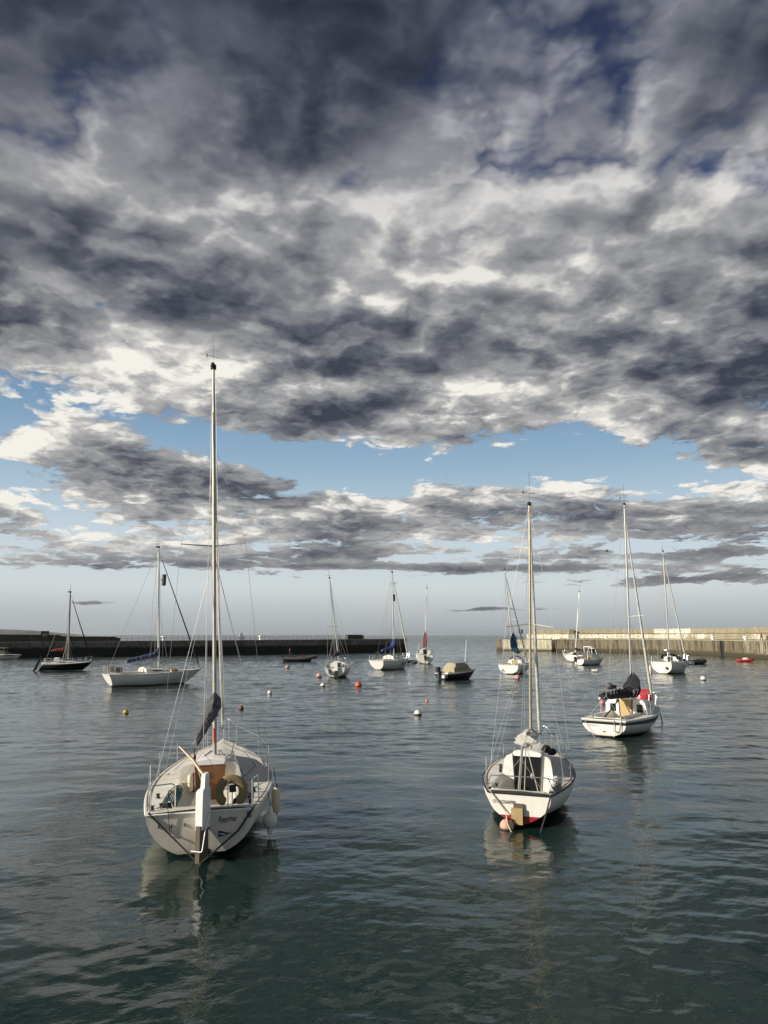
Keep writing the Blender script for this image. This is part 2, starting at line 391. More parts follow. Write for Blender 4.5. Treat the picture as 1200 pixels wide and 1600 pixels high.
def build_hull(root, H, hull_mat, transom_mat, cock=(.15, 2.2, .5), nt=36, nu=14, deckmat=None, strake=None, strake_r=.022):
    us = [math.sin(math.pi / 2 * k / nu) for k in range(nu + 1)]
    ts = [k / nt for k in range(nt + 1)]
    m = MB()
    for side in (1, -1):
        m.rings([[H.pt(t, u, side) for u in us] for t in ts], closed=False, cap=False)
    m.build('hull', hull_mat, root, 50)
    m = MB(); R_ = [H.pt(0, u, 1) + Vector((0, -.004, 0)) for u in us]; L_ = [H.pt(0, u, -1) + Vector((0, -.004, 0)) for u in us]
    m.strip(R_, L_); m.build('transom', transom_mat, root, 20)
    # deck with an opening over the cockpit
    y0, y1, wc = cock; m = MB(); cam_ = .05
    ys = sorted(set([y0, y1] + [H.yy(t, H.sheer(t)) for t in ts if abs(H.yy(t, H.sheer(t)) - y0) > .06 and abs(H.yy(t, H.sheer(t)) - y1) > .06]))
    rows = []
    for y in ys:
        t = H.t_at(y); hb = H.half(t); z = H.sheer(t); wi = min(wc, hb * .86)
        xs = [-1, -.9, 0, .9, 1]
        row = [Vector((-hb, y, z)), Vector((-(hb + wi) / 2, y, z + cam_ * .3)), Vector((-wi, y, z + cam_ * .5)), Vector((0, y, z + cam_)), Vector((wi, y, z + cam_ * .5)), Vector(((hb + wi) / 2, y, z + cam_ * .3)), Vector((hb, y, z))]
        rows.append(row)
    for i in range(len(rows) - 1):
        for j in range(6):
            if j in (2, 3) and ys[i] >= y0 - 1e-4 and ys[i + 1] <= y1 + 1e-4: continue
            m.add([rows[i][j], rows[i][j + 1], rows[i + 1][j + 1], rows[i + 1][j]], [(0, 1, 2, 3)])
    m.build('deck', deckmat or M['deck'], root, 30)
    if strake:
        m = MB()
        for side in (1, -1): m.tube([H.pt(t, .02, side, .004) for t in ts], strake_r, 6)
        m.tube([H.pt(0, .02, 1) + Vector((0, -.012, 0)), H.pt(0, .02, -1) + Vector((0, -.012, 0))], strake_r, 6)
        m.build('rubbing_strake', strake, root)

def build_cockpit(root, H, y0, y1, wc, seat=.12, floor=.42, wf=.28, coam=.12, mat_=None, bulk=True):
    """bench seats, footwell, coamings"""
    zs = H.sheer(H.t_at((y0 + y1) / 2)) + .02
    prof = [(0, -floor), (wf, -floor), (wf + .03, -seat), (wc - .07, -seat + .01), (wc - .02, coam * .9), (wc, coam), (wc + .06, coam), (wc + .10, .01)]
    def ring(y, k=1.0):
        f = 1.0; pr = [Vector((x * f, y, zs + z)) for x, z in prof]
        return [Vector((-p.x, p.y, p.z)) for p in reversed(pr)] + pr[1:]
    m = MB(); m.rings([ring(y0 + .02), ring((y0 + y1) / 2), ring(y1 - .004)], closed=False, cap=False)
    aft = ring(y0 + .02)
    top = [Vector((p.x, p.y, zs + .02)) for p in aft if abs(p.x) <= wc + .01]
    inner = [p for p in aft if abs(p.x) <= wc + .01]
    m.strip(inner, [Vector((p.x, p.y, max(p.z, zs + .03))) for p in inner])
    m.build('cockpit', mat_ or M['gel_dirty'], root, 25)
    return zs

def build_cabin(root, H, y1, y2, wa, wf, ha, hf, win=None, hatch=True, floor=.42, zs=None, board=None, bw=.28, cabmat=None, boardlabel=None, hatchw=.34):
    cm = cabmat or M['gel']; m = MB(); N = 14; secs = []
    def dims(k):
        w_ = wa + (wf - wa) * k ** 1.5; h = ha + (hf - ha) * k; h *= (1 if k < .82 else 1 - (k - .82) / .18 * .85)
        y = y1 + (y2 - y1) * k; w_ = min(w_, H.half(H.t_at(y)) * .80); return y, w_, h, H.sheer(H.t_at(y)) + .015
    def sec(k):
        y, w_, h, z = dims(k)
        pr = [(w_, 0), (w_ * .96, h * .45), (w_ * .90, h * .82), (w_ * .80, h * .97), (w_ * .5, h * 1.06), (0, h * 1.11)]
        a = [Vector((x, y, z + zz)) for x, zz in pr]
        return [Vector((-p.x, p.y, p.z)) for p in a] + list(reversed(a))[1:]
    for i in range(N + 1): secs.append(sec(i / N))
    m.rings(secs, closed=False, cap=False); m.add(secs[-1], [tuple(range(len(secs[-1])))]); m.build('cabin', cm, root, 30)
    y, w_, h, z = dims(0)
    if zs is not None:
        s0 = [p + Vector((0, -.006, 0)) for p in secs[0]]
        m = MB(); poly = [Vector((-w_, y - .006, zs - floor))] + s0 + [Vector((w_, y - .006, zs - floor))]
        m.add(poly, [tuple(range(len(poly)))]); m.build('bulkhead', cm, root, 0)
        zt = z + h * 1.06
        m = MB()
        zb = zs - floor * .72
        m.prism([(-bw * .82, y - .010, zb), (bw * .82, y - .010, zb), (bw, y - .010, zt), (-bw, y - .010, zt)], (0, -1, 0), .022)
        wb = m.build('washboard', board or M['wood'], root, 0, label=boardlabel)
        for sx in (-1, 1):
            m = MB(); m.prism([(sx * bw * .82, y - .01, zb - .01), (sx * (bw * .82 + .035), y - .01, zb - .01), (sx * (bw + .035), y - .01, zt), (sx * bw, y - .01, zt)], (0, -1, 0), .04)
            m.build('door_frame', M['wood'] if board is M['wood'] else M['black'], root, 0)
    if hatch:
        m = MB(); yh = y - .05; lh = min(.75, (y2 - y1) * .45)
        rr = []
        for yy_ in (yh, yh + .06, yh + lh - .08, yh + lh):
            k = max(0, (yy_ - y1) / (y2 - y1)); _, w2, h2, z2 = dims(k); e = .02 if yy_ in (yh, yh + lh) else 0
            zt = z2 + h2 * 1.11
            rr.append([Vector((-hatchw - .03, yy_, zt - .07)), Vector((-hatchw, yy_, zt + .035 - e)), Vector((0, yy_, zt + .075 - e)), Vector((hatchw, yy_, zt + .035 - e)), Vector((hatchw + .03, yy_, zt - .07))])
        m.rings(rr, True, True); m.build('sliding_hatch', M['paintwhite'], root, 20)
    if win:
        for (k0, k1, u0, u1) in win:
            for side in (1, -1):
                m = MB(); a, b = [], []
                for i in range(7):
                    k = k0 + (k1 - k0) * i / 6; y, w_, h, z = dims(k); sh = math.sin(math.pi * i / 6) ** .35 if 0 < i < 6 else 0.25
                    um = (u0 + u1) / 2; du = (u1 - u0) / 2 * sh
                    def q(u): 
                        return Vector((side * ((w_ * (1 - .09 * u)) + .008), y, z + h * u))
                    a.append(q(um - du)); b.append(q(um + du))
                m.strip(a, b); m.build('window', M['glass'], root, 0)
    return dims

def build_rig(root, H, mast_y, mast_z, top, r=.055, mat_=None, spread=((.5, .8),), furl=None, furl_mat=None, back=True, wire_r=.004, beam=None, windex=True, wmat=None, stay_frac=1.0, halyards=3, droop=.0, bow_dy=0.0, flat=.75):
    """top: mast head in boat coordinates"""
    mm = mat_ or M['alu']; base = Vector((0, mast_y, mast_z)); top = Vector(top); wm = wmat or M['wire']
    m = MB(); pts = [base.lerp(top, k / 10) for k in range(11)]
    m.tube(pts, [r] * 8 + [r * .95, r * .85, r * .72], 12, flat=flat)
    mast = m.build('mast', mm, root, 40)
    ax = (top - base).normalized()
    m = MB(); m.tube([top, top + ax * r * 1.8], r * 1.1, 8); m.box(top + ax * r * 1.0 + Vector((0, -r, 0)), (r * 1.2, r * 4.5, r * 1.2)); m.build('masthead', M['black'], mast)
    if windex:
        m = MB(); m.tube([top + ax * r * 1.5, top + ax * (r * 1.5 + .9)], max(.004, wire_r * .9), 4); q = top + ax * .35
        m.tube([q + Vector((-.15, -.1, 0)), q + Vector((.15, .1, 0))], max(.006, wire_r), 4); m.box(q + Vector((-.16, -.1, .0)), (.02, .1, .07))
        m.build('wind_vane', M['black'], mast)
    hb = H.half(H.t_at(mast_y - .1)); cp = {s_: H.edge(mast_y - .15, s_, .06) for s_ in (1, -1)}
    tips = {}
    sh = MB()
    for i, (f, wd) in enumerate(spread):
        c = base.lerp(top, f); m = MB()
        for s_ in (1, -1):
            tip = c + Vector((s_ * wd, -.18, .06 * wd + droop)); tips.setdefault(s_, []).append(tip)
            m.tube([c, tip], [max(.02, wire_r * 1.6), max(.012, wire_r * 1.2)], 6, flat=.6)
        m.build('spreader', wm if not mat_ else mm, mast)
    for s_ in (1, -1):
        hd = base.lerp(top, stay_frac); pth = [hd] + list(reversed(tips.get(s_, []))) + [cp[s_]]
        sh.tube(pth, wire_r, 5, cap=False)
        lo = tips[s_][0] if s_ in tips else base.lerp(top, .5); c = base.lerp(top, spread[0][0] - .02) if spread else base.lerp(top, .55)
        sh.tube([c, H.edge(mast_y - .55, s_, .06)], wire_r, 4, cap=False); sh.tube([c, H.edge(mast_y + .45, s_, .08)], wire_r, 4, cap=False)
    sh.build('shrouds', wm, root)
    if back:
        m = MB(); e = H.edge(H.yy(0, H.fs) + .06, 1, 0)
        kk = top.lerp(Vector((0, e.y, e.z)), .90)
        m.tube([top, kk], wire_r, 4, cap=False)
        for s_ in (1, -1): m.tube([kk, Vector((s_ * H.half(0) * .8, e.y, e.z))], wire_r, 4, cap=False)
        m.build('backstay', wm, root)
    bow = Vector((0, H.L - .12 + bow_dy, H.fb + .03)); hd = base.lerp(top, stay_frac - .01) + Vector((0, r * .9, 0))
    if furl:
        m = MB(); lo = bow + (hd - bow) * .05; hi = bow + (hd - bow) * .93
        m.tube([bow, lo], wire_r * 1.2, 6); m.tube([lo, bow + (hd - bow) * .1, bow + (hd - bow) * .3, bow + (hd - bow) * .6, hi], [furl * 1.0, furl * 1.35, furl * 1.2, furl * .9, furl * .55], 9)
        m.tube([hi, hd], wire_r, 5)
        fj = m.build('furled_jib', furl_mat or M['cwhite'], root)
        MB().lathe([(.03, -.05), (.065, -.05), (.065, -.035), (.035, -.02), (.035, .02), (.065, .035), (.065, .05), (.03, .05)], lo, 12).build('furler_drum', M['black'], fj)
    else:
        m = MB(); m.tube([bow, hd], wire_r, 5, cap=False); m.build('forestay', wm, root)
    if halyards:
        m = MB()
        for i in range(halyards):
            o = Vector(((-1) ** i * (r * 1.2 + .012 * i), -r * 1.2 - .02 * i, 0)); a = base.lerp(top, .98 - .1 * i) + o * .6
            n = 6; pp = [a.lerp(base + o * 2.2 + Vector((0, 0, .1)), k / n) + Vector((math.sin(k + i) * .008, 0, 0)) for k in range(n + 1)]
            m.tube(pp, wire_r * 1.1, 4, cap=False)
        m.build('halyards', M['wirelight'], mast)
    return mast

def build_boom(root, a, b, cover=None, ra=.16, rb=.08, boomr=.045, peak=.9, numbers=False, sheet=None, lumps=.12, seed=1, open_end=False, part='sail_cover'):
    a, b = Vector(a), Vector(b); d = b - a
    m = MB(); m.tube([a, b], boomr, 10); m.tube([b - d.normalized() * .06, b + d.normalized() * .03], boomr * 1.15, 8)
    m.build('boom', M['alu'], root)
    if cover:
        rnd = random.Random(seed); m = MB(); N = 40; rings = []; nn = 26
        side = d.normalized().cross(Vector((0, 0, 1))).normalized(); ties = []
        for i in range(N + 1):
            k = i / N; c = a + d * (k * .97 - .01)
            h = ra + (rb - ra) * k ** .7 + peak * max(0, 1 - k / .20) ** 1.6; w_ = (ra * .72 + (rb * .8 - ra * .72) * k)
            if i == N: h *= .6; w_ *= .6
            pinch = .80 if i % 9 == 5 else 1
            sw = (1 + lumps * math.sin(i * 1.1 + seed) + rnd.uniform(-.5, .5) * lumps) * pinch
            ring = []
            for j in range(nn):
                an = 2 * math.pi * j / nn; zz = math.cos(an); x = math.sin(an) * w_ * sw * (1 if zz < .4 else 1 - .75 * (zz - .4) / .6)
                fold = 1 + lumps * .8 * math.sin(an * 5 + k * 14 + seed) * math.sin(k * 9 + seed * .7) + lumps * .5 * math.sin(an * 9 - k * 23)
                zz = zz * h * .5 * (sw * .5 + .5) * fold + h * .5 - boomr * 1.3
                ring.append(c + side * (x * fold + rnd.uniform(-1, 1) * w_ * .03) + Vector((0, 0, zz)))
            rings.append(ring)
            if pinch < 1: ties.append([p + (p - c - Vector((0, 0, h * .5))).normalized() * .006 for p in ring])
        for tr in ties:
            tb = MB(); tb.tube(tr + [tr[0]], .009, 5, cap=False); tb.build('cover_tie', M['darkrope'] if cover is not M['cblack'] else M['ribgrey'], root)
        m.rings(rings, True, True); m.build(part, cover, root, 60)
    if sheet:
        m = MB(); m.tube([b - d * .1, Vector(sheet)], .012, 5); m.tube([b - d * .13 , Vector(sheet) + Vector((.05, 0, 0))], .008, 5)
        m.build('mainsheet', M['rope'], root)

def build_pulpit(root, H, h=.55, r=.0125, back=.75, mat_=None):
    m = MB(); L = H.L
    a = [H.edge(L - back, s_, .05, .0) for s_ in (1, -1)]; 
    top = [a[0] + Vector((0, 0, h)), Vector((.16, L - .05, H.fb + h + .03)), Vector((-.16, L - .05, H.fb + h + .03)), a[1] + Vector((0, 0, h))]
    m.tube(polyline_round([a[0]] + top + [a[1]], .1), r, 6)
    for s_ in (1, -1): m.tube([H.edge(L - .25, s_, .02), Vector((s_ * .16, L - .08, H.fb + h + .03))], r, 6)
    m.build('pulpit', mat_ or M['steel'], root)
def build_pushpit(root, H, h=.55, r=.0125, fwd=.75, gap=.25, mat_=None, lower=True, sides=(1, -1)):
    y0 = H.yy(0, H.fs) + .05
    for s_ in sides:
        m = MB()
        f = H.edge(y0 + fwd, s_, .06); c = H.edge(y0, s_, .08); e = Vector((s_ * gap, y0, H.fs + .03)); U = Vector((0, 0, h))
        m.tube(polyline_round([f, f + U, c + U + Vector((0, .04, 0)), e + U, e], .09), r, 6)
        m.tube([c, c + U + Vector((0, .04, 0))], r, 6)
        if lower: m.tube(polyline_round([f + U * .5, c + U * .5, e + U * .5], .05), r * .8, 6)
        m.build('pushpit_rail', mat_ or M['steel'], root)
def build_lifelines(root, H, y0, y1, n, h=.55, wire=.003, r=.011, lines=(1, .5)):
    for s_ in (1, -1):
        tops = []
        for i in range(n):
            y = y0 + (y1 - y0) * i / max(1, n - 1); b = H.edge(y, s_, .05); m = MB(); m.tube([b, b + Vector((0, 0, h))], r, 6)
            m.build('stanchion', M['steel'], root); tops.append(b)
        a = H.edge(.55, s_, .06); e = H.edge(H.L - .75, s_, .05); m = MB()
        for k in lines: m.tube([p + Vector((0, 0, h * k)) for p in [a] + tops + [e]], wire, 4, cap=False)
        m.build('lifeline', M['wirelight'], root)
def build_rudder(root, H, top=.5, w=.32, mat_=None, x=0, z0=-.35, upper=None, zsplit=None):
    y = H.yy(0, 0)
    ya = H.rakes
    m = MB(); zt = H.fs + top
    def yz(z): return H.rakes * z / H.fs - .05
    zb = zsplit if zsplit is not None else zt
    m.prism([(x - .022, yz(z0), z0), (x - .022, yz(z0) - w * 1.1, z0), (x - .022, yz(zb) - w, zb), (x - .022, yz(zb), zb)], (1, 0, 0), .045)
    m.build('rudder', mat_ or M['paintwhite'], root, 0)
def build_outboard(root, p, s=1.0, mat_=None, tilt=0.0):
    Mx = Matrix.Rotation(tilt, 3, 'X'); p = Vector(p); o = MB()
    def q(v): return p + Mx @ (Vector(v) * s)
    o.rings([[q((x * k, y * k - .05, z)) for x, y in ((-.13, -.2), (.13, -.2), (.15, .08), (.08, .16), (-.08, .16), (-.15, .08))] for z, k in ((.0, .8), (.06, 1), (.26, 1), (.34, .7))], True, True)
    ob = o.build('outboard_motor', mat_ or M['black'], root, 30)
    o = MB(); o.rings([[q((x * k, y * k - .02, z)) for x, y in ((-.06, -.1), (.06, -.1), (.06, .08), (-.06, .08))] for z, k in ((0, 1), (-.45, .7), (-.7, .6))], True, True)
    o.box(q((0, -.02, -.62)), (.02 * s, .34 * s, .02 * s)); o.lathe([(.02, -.12), (.05, -.05), (.05, .08), (.02, .12)], q((0, -.02, -.72)), 8, M=Matrix.Rotation(math.pi / 2, 3, 'X'))
    o.build('motor_leg', M['ribgrey'], ob)
    o = MB(); o.box(q((0, .13, -.1)), (.24 * s, .07 * s, .3 * s)); o.build('motor_bracket', M['ribgrey'], ob)

def boat_root(name, px, py, heading, heel=0.0, z=0.0):
    p = water_at(px, py); p.z = z
    return empty(name, p, (0, R(heel), -R(heading)))
def to_local(root, px, py, ylocal):
    """point on the pixel's ray, at the depth of the boat's station ylocal, in the boat's own frame"""
    Mw = Matrix.Translation(root.location) @ root.rotation_euler.to_matrix().to_4x4()
    Y = (Mw @ Vector((0, ylocal, 1.0))).y
    return Mw.inverted() @ at_depth(px, py, Y)
def to_world(root, v):
    return Matrix.Translation(root.location) @ root.rotation_euler.to_matrix().to_4x4() @ Vector(v)

def deck_gear(root, H, y1, y2, roof, wr, rail=.035):
    for s_ in (1, -1):
        mb = MB(); mb.tube([H.edge(y, s_, .035, .03) for y in [.1 + (H.L - .35) * k / 24 for k in range(25)]], .013, 5); mb.build('toe_rail', M['ribgrey'], root)
        mb = MB(); n = 5; pts = []
        for k in range(n + 1):
            y = y1 + .35 + (y2 - y1 - 1.3) * k / n; z = roof(y, wr); pts.append(Vector((s_ * wr, y, z + .055)))
            if k in (0, 2, 5): mb.tube([Vector((s_ * wr, y, z)), pts[-1]], .010, 5)
        mb.tube(pts, .013, 6); mb.build('handrail', M['wood'], root)
        for y in (.35, H.L * .5, H.L - .9):
            p = H.edge(y, s_, .14, .035); mb = MB(); mb.box(p, (.03, .06, .03)); mb.tube([p + Vector((0, -.08, .025)), p + Vector((0, .08, .025))], .010, 5); mb.build('cleat', M['steel'], root)
    y = y2 + .28; z = H.sheer(H.t_at(y)) + .05
    mb = MB(); mb.box((0, y, z + .03), (.44, .44, .06), taper=.94); hh = mb.build('foredeck_hatch', M['gel'], root, 20)
    MB().box((0, y, z + .064), (.34, .34, .01)).build('hatch_pane', M['glass'], hh, 0)
def local_on(root, px, py, y=None, x=None, z=None):
    """the point where the pixel's ray meets a plane of the boat's own frame"""
    Mi = (Matrix.Translation(root.location) @ root.rotation_euler.to_matrix().to_4x4()).inverted()
    o = Mi @ Vector((0, 0, CAMH)); d = Mi.to_3x3() @ ray(px, py)
    if y is not None: k = (y - o.y) / d.y
    elif x is not None: k = (x - o.x) / d.x
    else: k = (z - o.z) / d.z
    return o + d * k
def hull_stripe(root, H, u0, u1, mt, t0=0.0, t1=.97, off=.006, transom=False, name='sheer_stripe'):
    m = MB(); n = 30
    for s_ in (1, -1):
        a, b = [], []
        for i in range(n + 1):
            t = t0 + (t1 - t0) * i / n
            a.append(H.pt(t, u0, s_, off)); b.append(H.pt(t, u1, s_, off))
        m.strip(a, b)
    if transom:
        A = [H.pt(0, u0, s_) + Vector((0, -.012, 0)) for s_ in (-1, 1)]; B = [H.pt(0, u1, s_) + Vector((0, -.012, 0)) for s_ in (-1, 1)]
        m.strip(A, B)
    m.build(name, mt, root, 0)
def arc_ring(c, R0, r, a0, a1, M3, n=26, nn=10, flat=.6):
    """horseshoe"""
    rings = []
    for i in range(n + 1):
        a = a0 + (a1 - a0) * i / n; e = 1 if 0 < i < n else .55
        rings.append([Vector(c) + M3 @ Vector(((R0 + r * e * math.cos(2 * math.pi * k / nn)) * math.cos(a), r * flat * e * math.sin(2 * math.pi * k / nn), (R0 + r * e * math.cos(2 * math.pi * k / nn)) * math.sin(a))) for k in range(nn)])
    return MB().rings(rings, True, True)

# ============================================================ water, sea bed of the view, hills
import numpy as np
def build_water():
    m = bpy.data.materials.new('harbour_water'); m.use_nodes = True; g = NT(m.node_tree); p = g.n['Principled BSDF']
    p.inputs['Base Color'].default_value = (.006, .021, .017, 1); p.inputs['Roughness'].default_value = .012; p.inputs['IOR'].default_value = 1.333
    tc = g.n.new('ShaderNodeTexCoord').outputs['Object']; x, y, z = g.sep(tc)
    q2 = g.comb(g.math('MULTIPLY', x, .75), g.math('SUBTRACT', y, g.math('MULTIPLY', x, .35)), 0.0)
    rip = g.noise(q2, 8.0, 3, .55, .3)
    q3 = g.comb(g.math('MULTIPLY', x, .6), g.math('ADD', y, g.math('MULTIPLY', x, .5)), 0.0)
    rip2 = g.noise(q3, 24.0, 2, .5)
    big = g.noise(g.comb(g.math('MULTIPLY', x, .4), y, 0.0), .9, 3, .55)
    gust = g.ramp(g.noise(g.comb(g.math('MULTIPLY', x, .05), g.math('MULTIPLY', y, .11), 0.0), 1.0, 3, .6), .35, .65, .5, 1.3)
    amp = g.math('MULTIPLY', gust, g.math('ADD', g.ramp(y, 10, 60, .34, 1.5, False), g.ramp(y, 60, 300, 0.0, 4.5, False)))
    h = g.math('MULTIPLY', rip, g.math('MULTIPLY', amp, .0125))
    h = g.math('ADD', h, g.math('MULTIPLY', rip2, g.math('MULTIPLY', amp, .0022)))
    h = g.math('ADD', h, g.math('MULTIPLY', big, g.ramp(y, 120, 430, 0.0, 1.3, False)))
    b = g.n.new('ShaderNodeBump'); b.inputs['Strength'].default_value = 1; b.inputs['Distance'].default_value = 1
    g.put(b.inputs['Height'], h); g.l.new(b.outputs[0], p.inputs['Normal'])
    # real waves: rows grow farther apart with distance
    ys = [3.5]
    while ys[-1] < 430: ys.append(ys[-1] + max(.028, min(.42, .0030 * ys[-1])))
    Y = np.array(ys); NC = 620; T = np.linspace(-.80, .80, NC)
    X = (Y[:, None] + 2.0) * T[None, :]; YY = np.repeat(Y[:, None], NC, 1)
    dy = np.gradient(Y)[:, None]; dxs = (Y[:, None] + 2) * (T[1] - T[0])
    rs = np.random.RandomState(11); Z = np.zeros_like(X)
    shelter = np.clip((YY - 9) / 55, 0, 1); calm = .155 + .45 * shelter
    pat = np.zeros_like(X)
    for k in range(7):
        a = rs.uniform(0, 6.28); l = rs.uniform(14, 46); pat += np.sin((X * np.cos(a) * .6 + YY * np.sin(a)) * 6.283 / l + rs.uniform(0, 6.28))
    pat = np.clip(1 + pat * .17, .45, 1.6)
    N = 130
    for k in range(N):
        lam = .20 * (6.0 / .20) ** ((k + .5) / N); th = np.pi / 2 + rs.normal(0, .62) + (.25 if k % 2 else -.2)
        slope = .0165 if lam > .8 else .0210
        if lam > 2.0: slope = .0095
        kx, ky = np.cos(th) * 6.283 / lam, np.sin(th) * 6.283 / lam
        ok = np.clip(lam / (2.6 * (abs(np.sin(th)) * dy + abs(np.cos(th)) * dxs)) - .6, 0, 1)
        if ok.max() <= 0: continue
        rows = np.where(ok.max(1) > 0)[0]; r1 = rows[-1] + 1
        ph = X[:r1] * kx + YY[:r1] * ky + rs.uniform(0, 6.28); sn = np.sin(ph)
        sc_ = pat[:r1] if lam < 1.4 else 1.0
        Z[:r1] += slope * lam / 6.283 * 1.25 * (sn + .18 * np.sin(2 * ph + 1.57)) * ok[:r1] * calm[:r1] * sc_
    edge = np.clip((.80 - abs(T)) / .05, 0, 1)[None, :] * np.clip((430 - Y) / 60, 0, 1)[:, None] * np.clip((Y - 3.5) / .5, 0, 1)[:, None]
    Z *= edge
    nr, nc = X.shape; V = np.stack([X, YY, Z], -1).reshape(-1, 3)
    i = np.arange(nr - 1)[:, None] * nc + np.arange(nc - 1)[None, :]
    F = np.stack([i, i + 1, i + 1 + nc, i + nc], -1).reshape(-1, 4)
    nb = len(V); S = 30000.0; xl0, xl1, xr0, xr1 = X[0, 0], X[-1, 0], X[0, -1], X[-1, -1]; y0, y1 = Y[0], Y[-1]
    ex = np.array([(-S, -60, 0), (S, -60, 0), (S, y0, 0), (S, y1, 0), (S, S, 0), (-S, S, 0), (-S, y1, 0), (-S, y0, 0)], float)
    V = np.concatenate([V, ex]); c00, c01, c10, c11 = 0, nc - 1, (nr - 1) * nc, nr * nc - 1
    E = [[nb, nb + 1, nb + 2, c01], [nb, c01, c00, nb + 7], [c01, nb + 2, nb + 3, c11], [nb + 7, c00, c10, nb + 6], [c10, c11, nb + 3, nb + 4], [nb + 6, c10, nb + 4, nb + 5]]
    F = np.concatenate([F, np.array(E)])
    me = bpy.data.meshes.new('water'); me.vertices.add(len(V)); me.vertices.foreach_set('co', V.astype(np.float32).ravel())
    me.loops.add(F.size); me.loops.foreach_set('vertex_index', F.astype(np.int32).ravel())
    me.polygons.add(len(F)); me.polygons.foreach_set('loop_start', np.arange(0, F.size, 4, dtype=np.int32)); me.polygons.foreach_set('loop_total', np.full(len(F), 4, np.int32))
    me.update(calc_edges=True); me.polygons.foreach_set('use_smooth', np.ones(len(F), bool)); me.materials.append(m)
    o = bpy.data.objects.new('water', me); COL.objects.link(o); return tag(o, kind='structure')
build_water()
def build_hills():
    mt = mat('far_hill', (.05, .06, .045), .9, var=.3, vscale=.004)
    mb = MB(); Y0 = 9000; rings = []
    top = [(-260, 968), (-160, 972), (-60, 980), (0, 984), (18, 984), (34, 986), (45, 987.5), (52, 990.5), (58, 992.6)]
    for k, (dy, f) in enumerate(((0, 0), (250, .55), (600, 1), (1200, .9), (2500, 0))):
        r_ = []
        for i in range(len(top) - 1):
            for j in range(6):
                u = j / 6; px = top[i][0] * (1 - u) + top[i + 1][0] * u; py = top[i][1] * (1 - u) + top[i + 1][1] * u
                P = at_depth(px, py, Y0 + 600); r_.append(Vector((P.x, Y0 + dy, max(-2, P.z * f * (1 + .06 * math.sin(px * .7 + k))))))
        rings.append(r_)
    mb.rings(rings, closed=False, cap=False)
    tag(mb.build('hills', mt, None, 60), kind='structure')
build_hills()

# ============================================================ piers
def stone_mat(name, base, light, weed, weed_z, patch, bw=2.2, bh=.75, streak=.5, panel=(9, 1.35), rough=.85):
    m = bpy.data.materials.new(name); m.use_nodes = True; g = NT(m.node_tree); p = g.n['Principled BSDF']; p.inputs['Roughness'].default_value = rough
    tc = g.n.new('ShaderNodeTexCoord').outputs['Object']; uv = g.n.new('ShaderNodeUVMap').outputs[0]
    u, v, _ = g.sep(uv); z = g.sep(tc)[2]
    def brick(w_, h_, off, mort):
        n = g.n.new('ShaderNodeTexBrick'); g.put(n.inputs['Vector'], uv); n.offset = off
        n.inputs['Scale'].default_value = 1; n.inputs['Brick Width'].default_value = w_; n.inputs['Row Height'].default_value = h_
        n.inputs['Mortar Size'].default_value = mort; n.inputs['Mortar Smooth'].default_value = .3
        n.inputs['Color1'].default_value = (0, 0, 0, 1); n.inputs['Color2'].default_value = (1, 1, 1, 1); n.inputs['Mortar'].default_value = (.3, .3, .3, 1)
        return n.outputs['Color'], n.outputs['Fac']
    c1, f1 = brick(bw, bh, .5, .035); c2, _ = brick(panel[0], panel[1], .35, .01)
    n1 = g.noise(uv, .35, 4, .6); n2 = g.noise(uv, 2.2, 5, .65)
    st = g.noise(g.comb(g.math('MULTIPLY', u, 1.6), g.math('MULTIPLY', v, .16), 3.0), 1.0, 4, .65)
    pf = g.math('ADD', g.math('MULTIPLY', g.sep(c2)[0], .75), g.math('MULTIPLY', n1, .7))
    c = g.mix(g.math('MULTIPLY', g.ramp(pf, .62, .80), patch), base, light)
    c = g.mix(g.math('MULTIPLY', g.sep(c1)[0], .28), c, tuple(v_ * .62 for v_ in base))
    c = g.mix(g.math('MULTIPLY', g.ramp(st, .44, .62), streak), c, tuple(v_ * .22 for v_ in base))
    c = g.mix(g.ramp(n2, .46, .66, 0, .65), c, tuple(v_ * .42 for v_ in base))
    c = g.mix(g.math('MULTIPLY', f1, .45), c, tuple(v_ * .25 for v_ in base))
    wz = g.math('ADD', z, g.math('MULTIPLY', g.math('SUBTRACT', st, .5), 1.3))
    c = g.mix(g.ramp(wz, weed_z + .35, weed_z - .25), c, weed)
    g.put(p.inputs['Base Color'], c)
    b = g.n.new('ShaderNodeBump'); b.inputs['Distance'].default_value = .08; b.inputs['Strength'].default_value = .8
    g.put(b.inputs['Height'], g.math('SUBTRACT', n2, g.math('MULTIPLY', f1, .8))); g.l.new(b.outputs[0], p.inputs['Normal'])
    return m
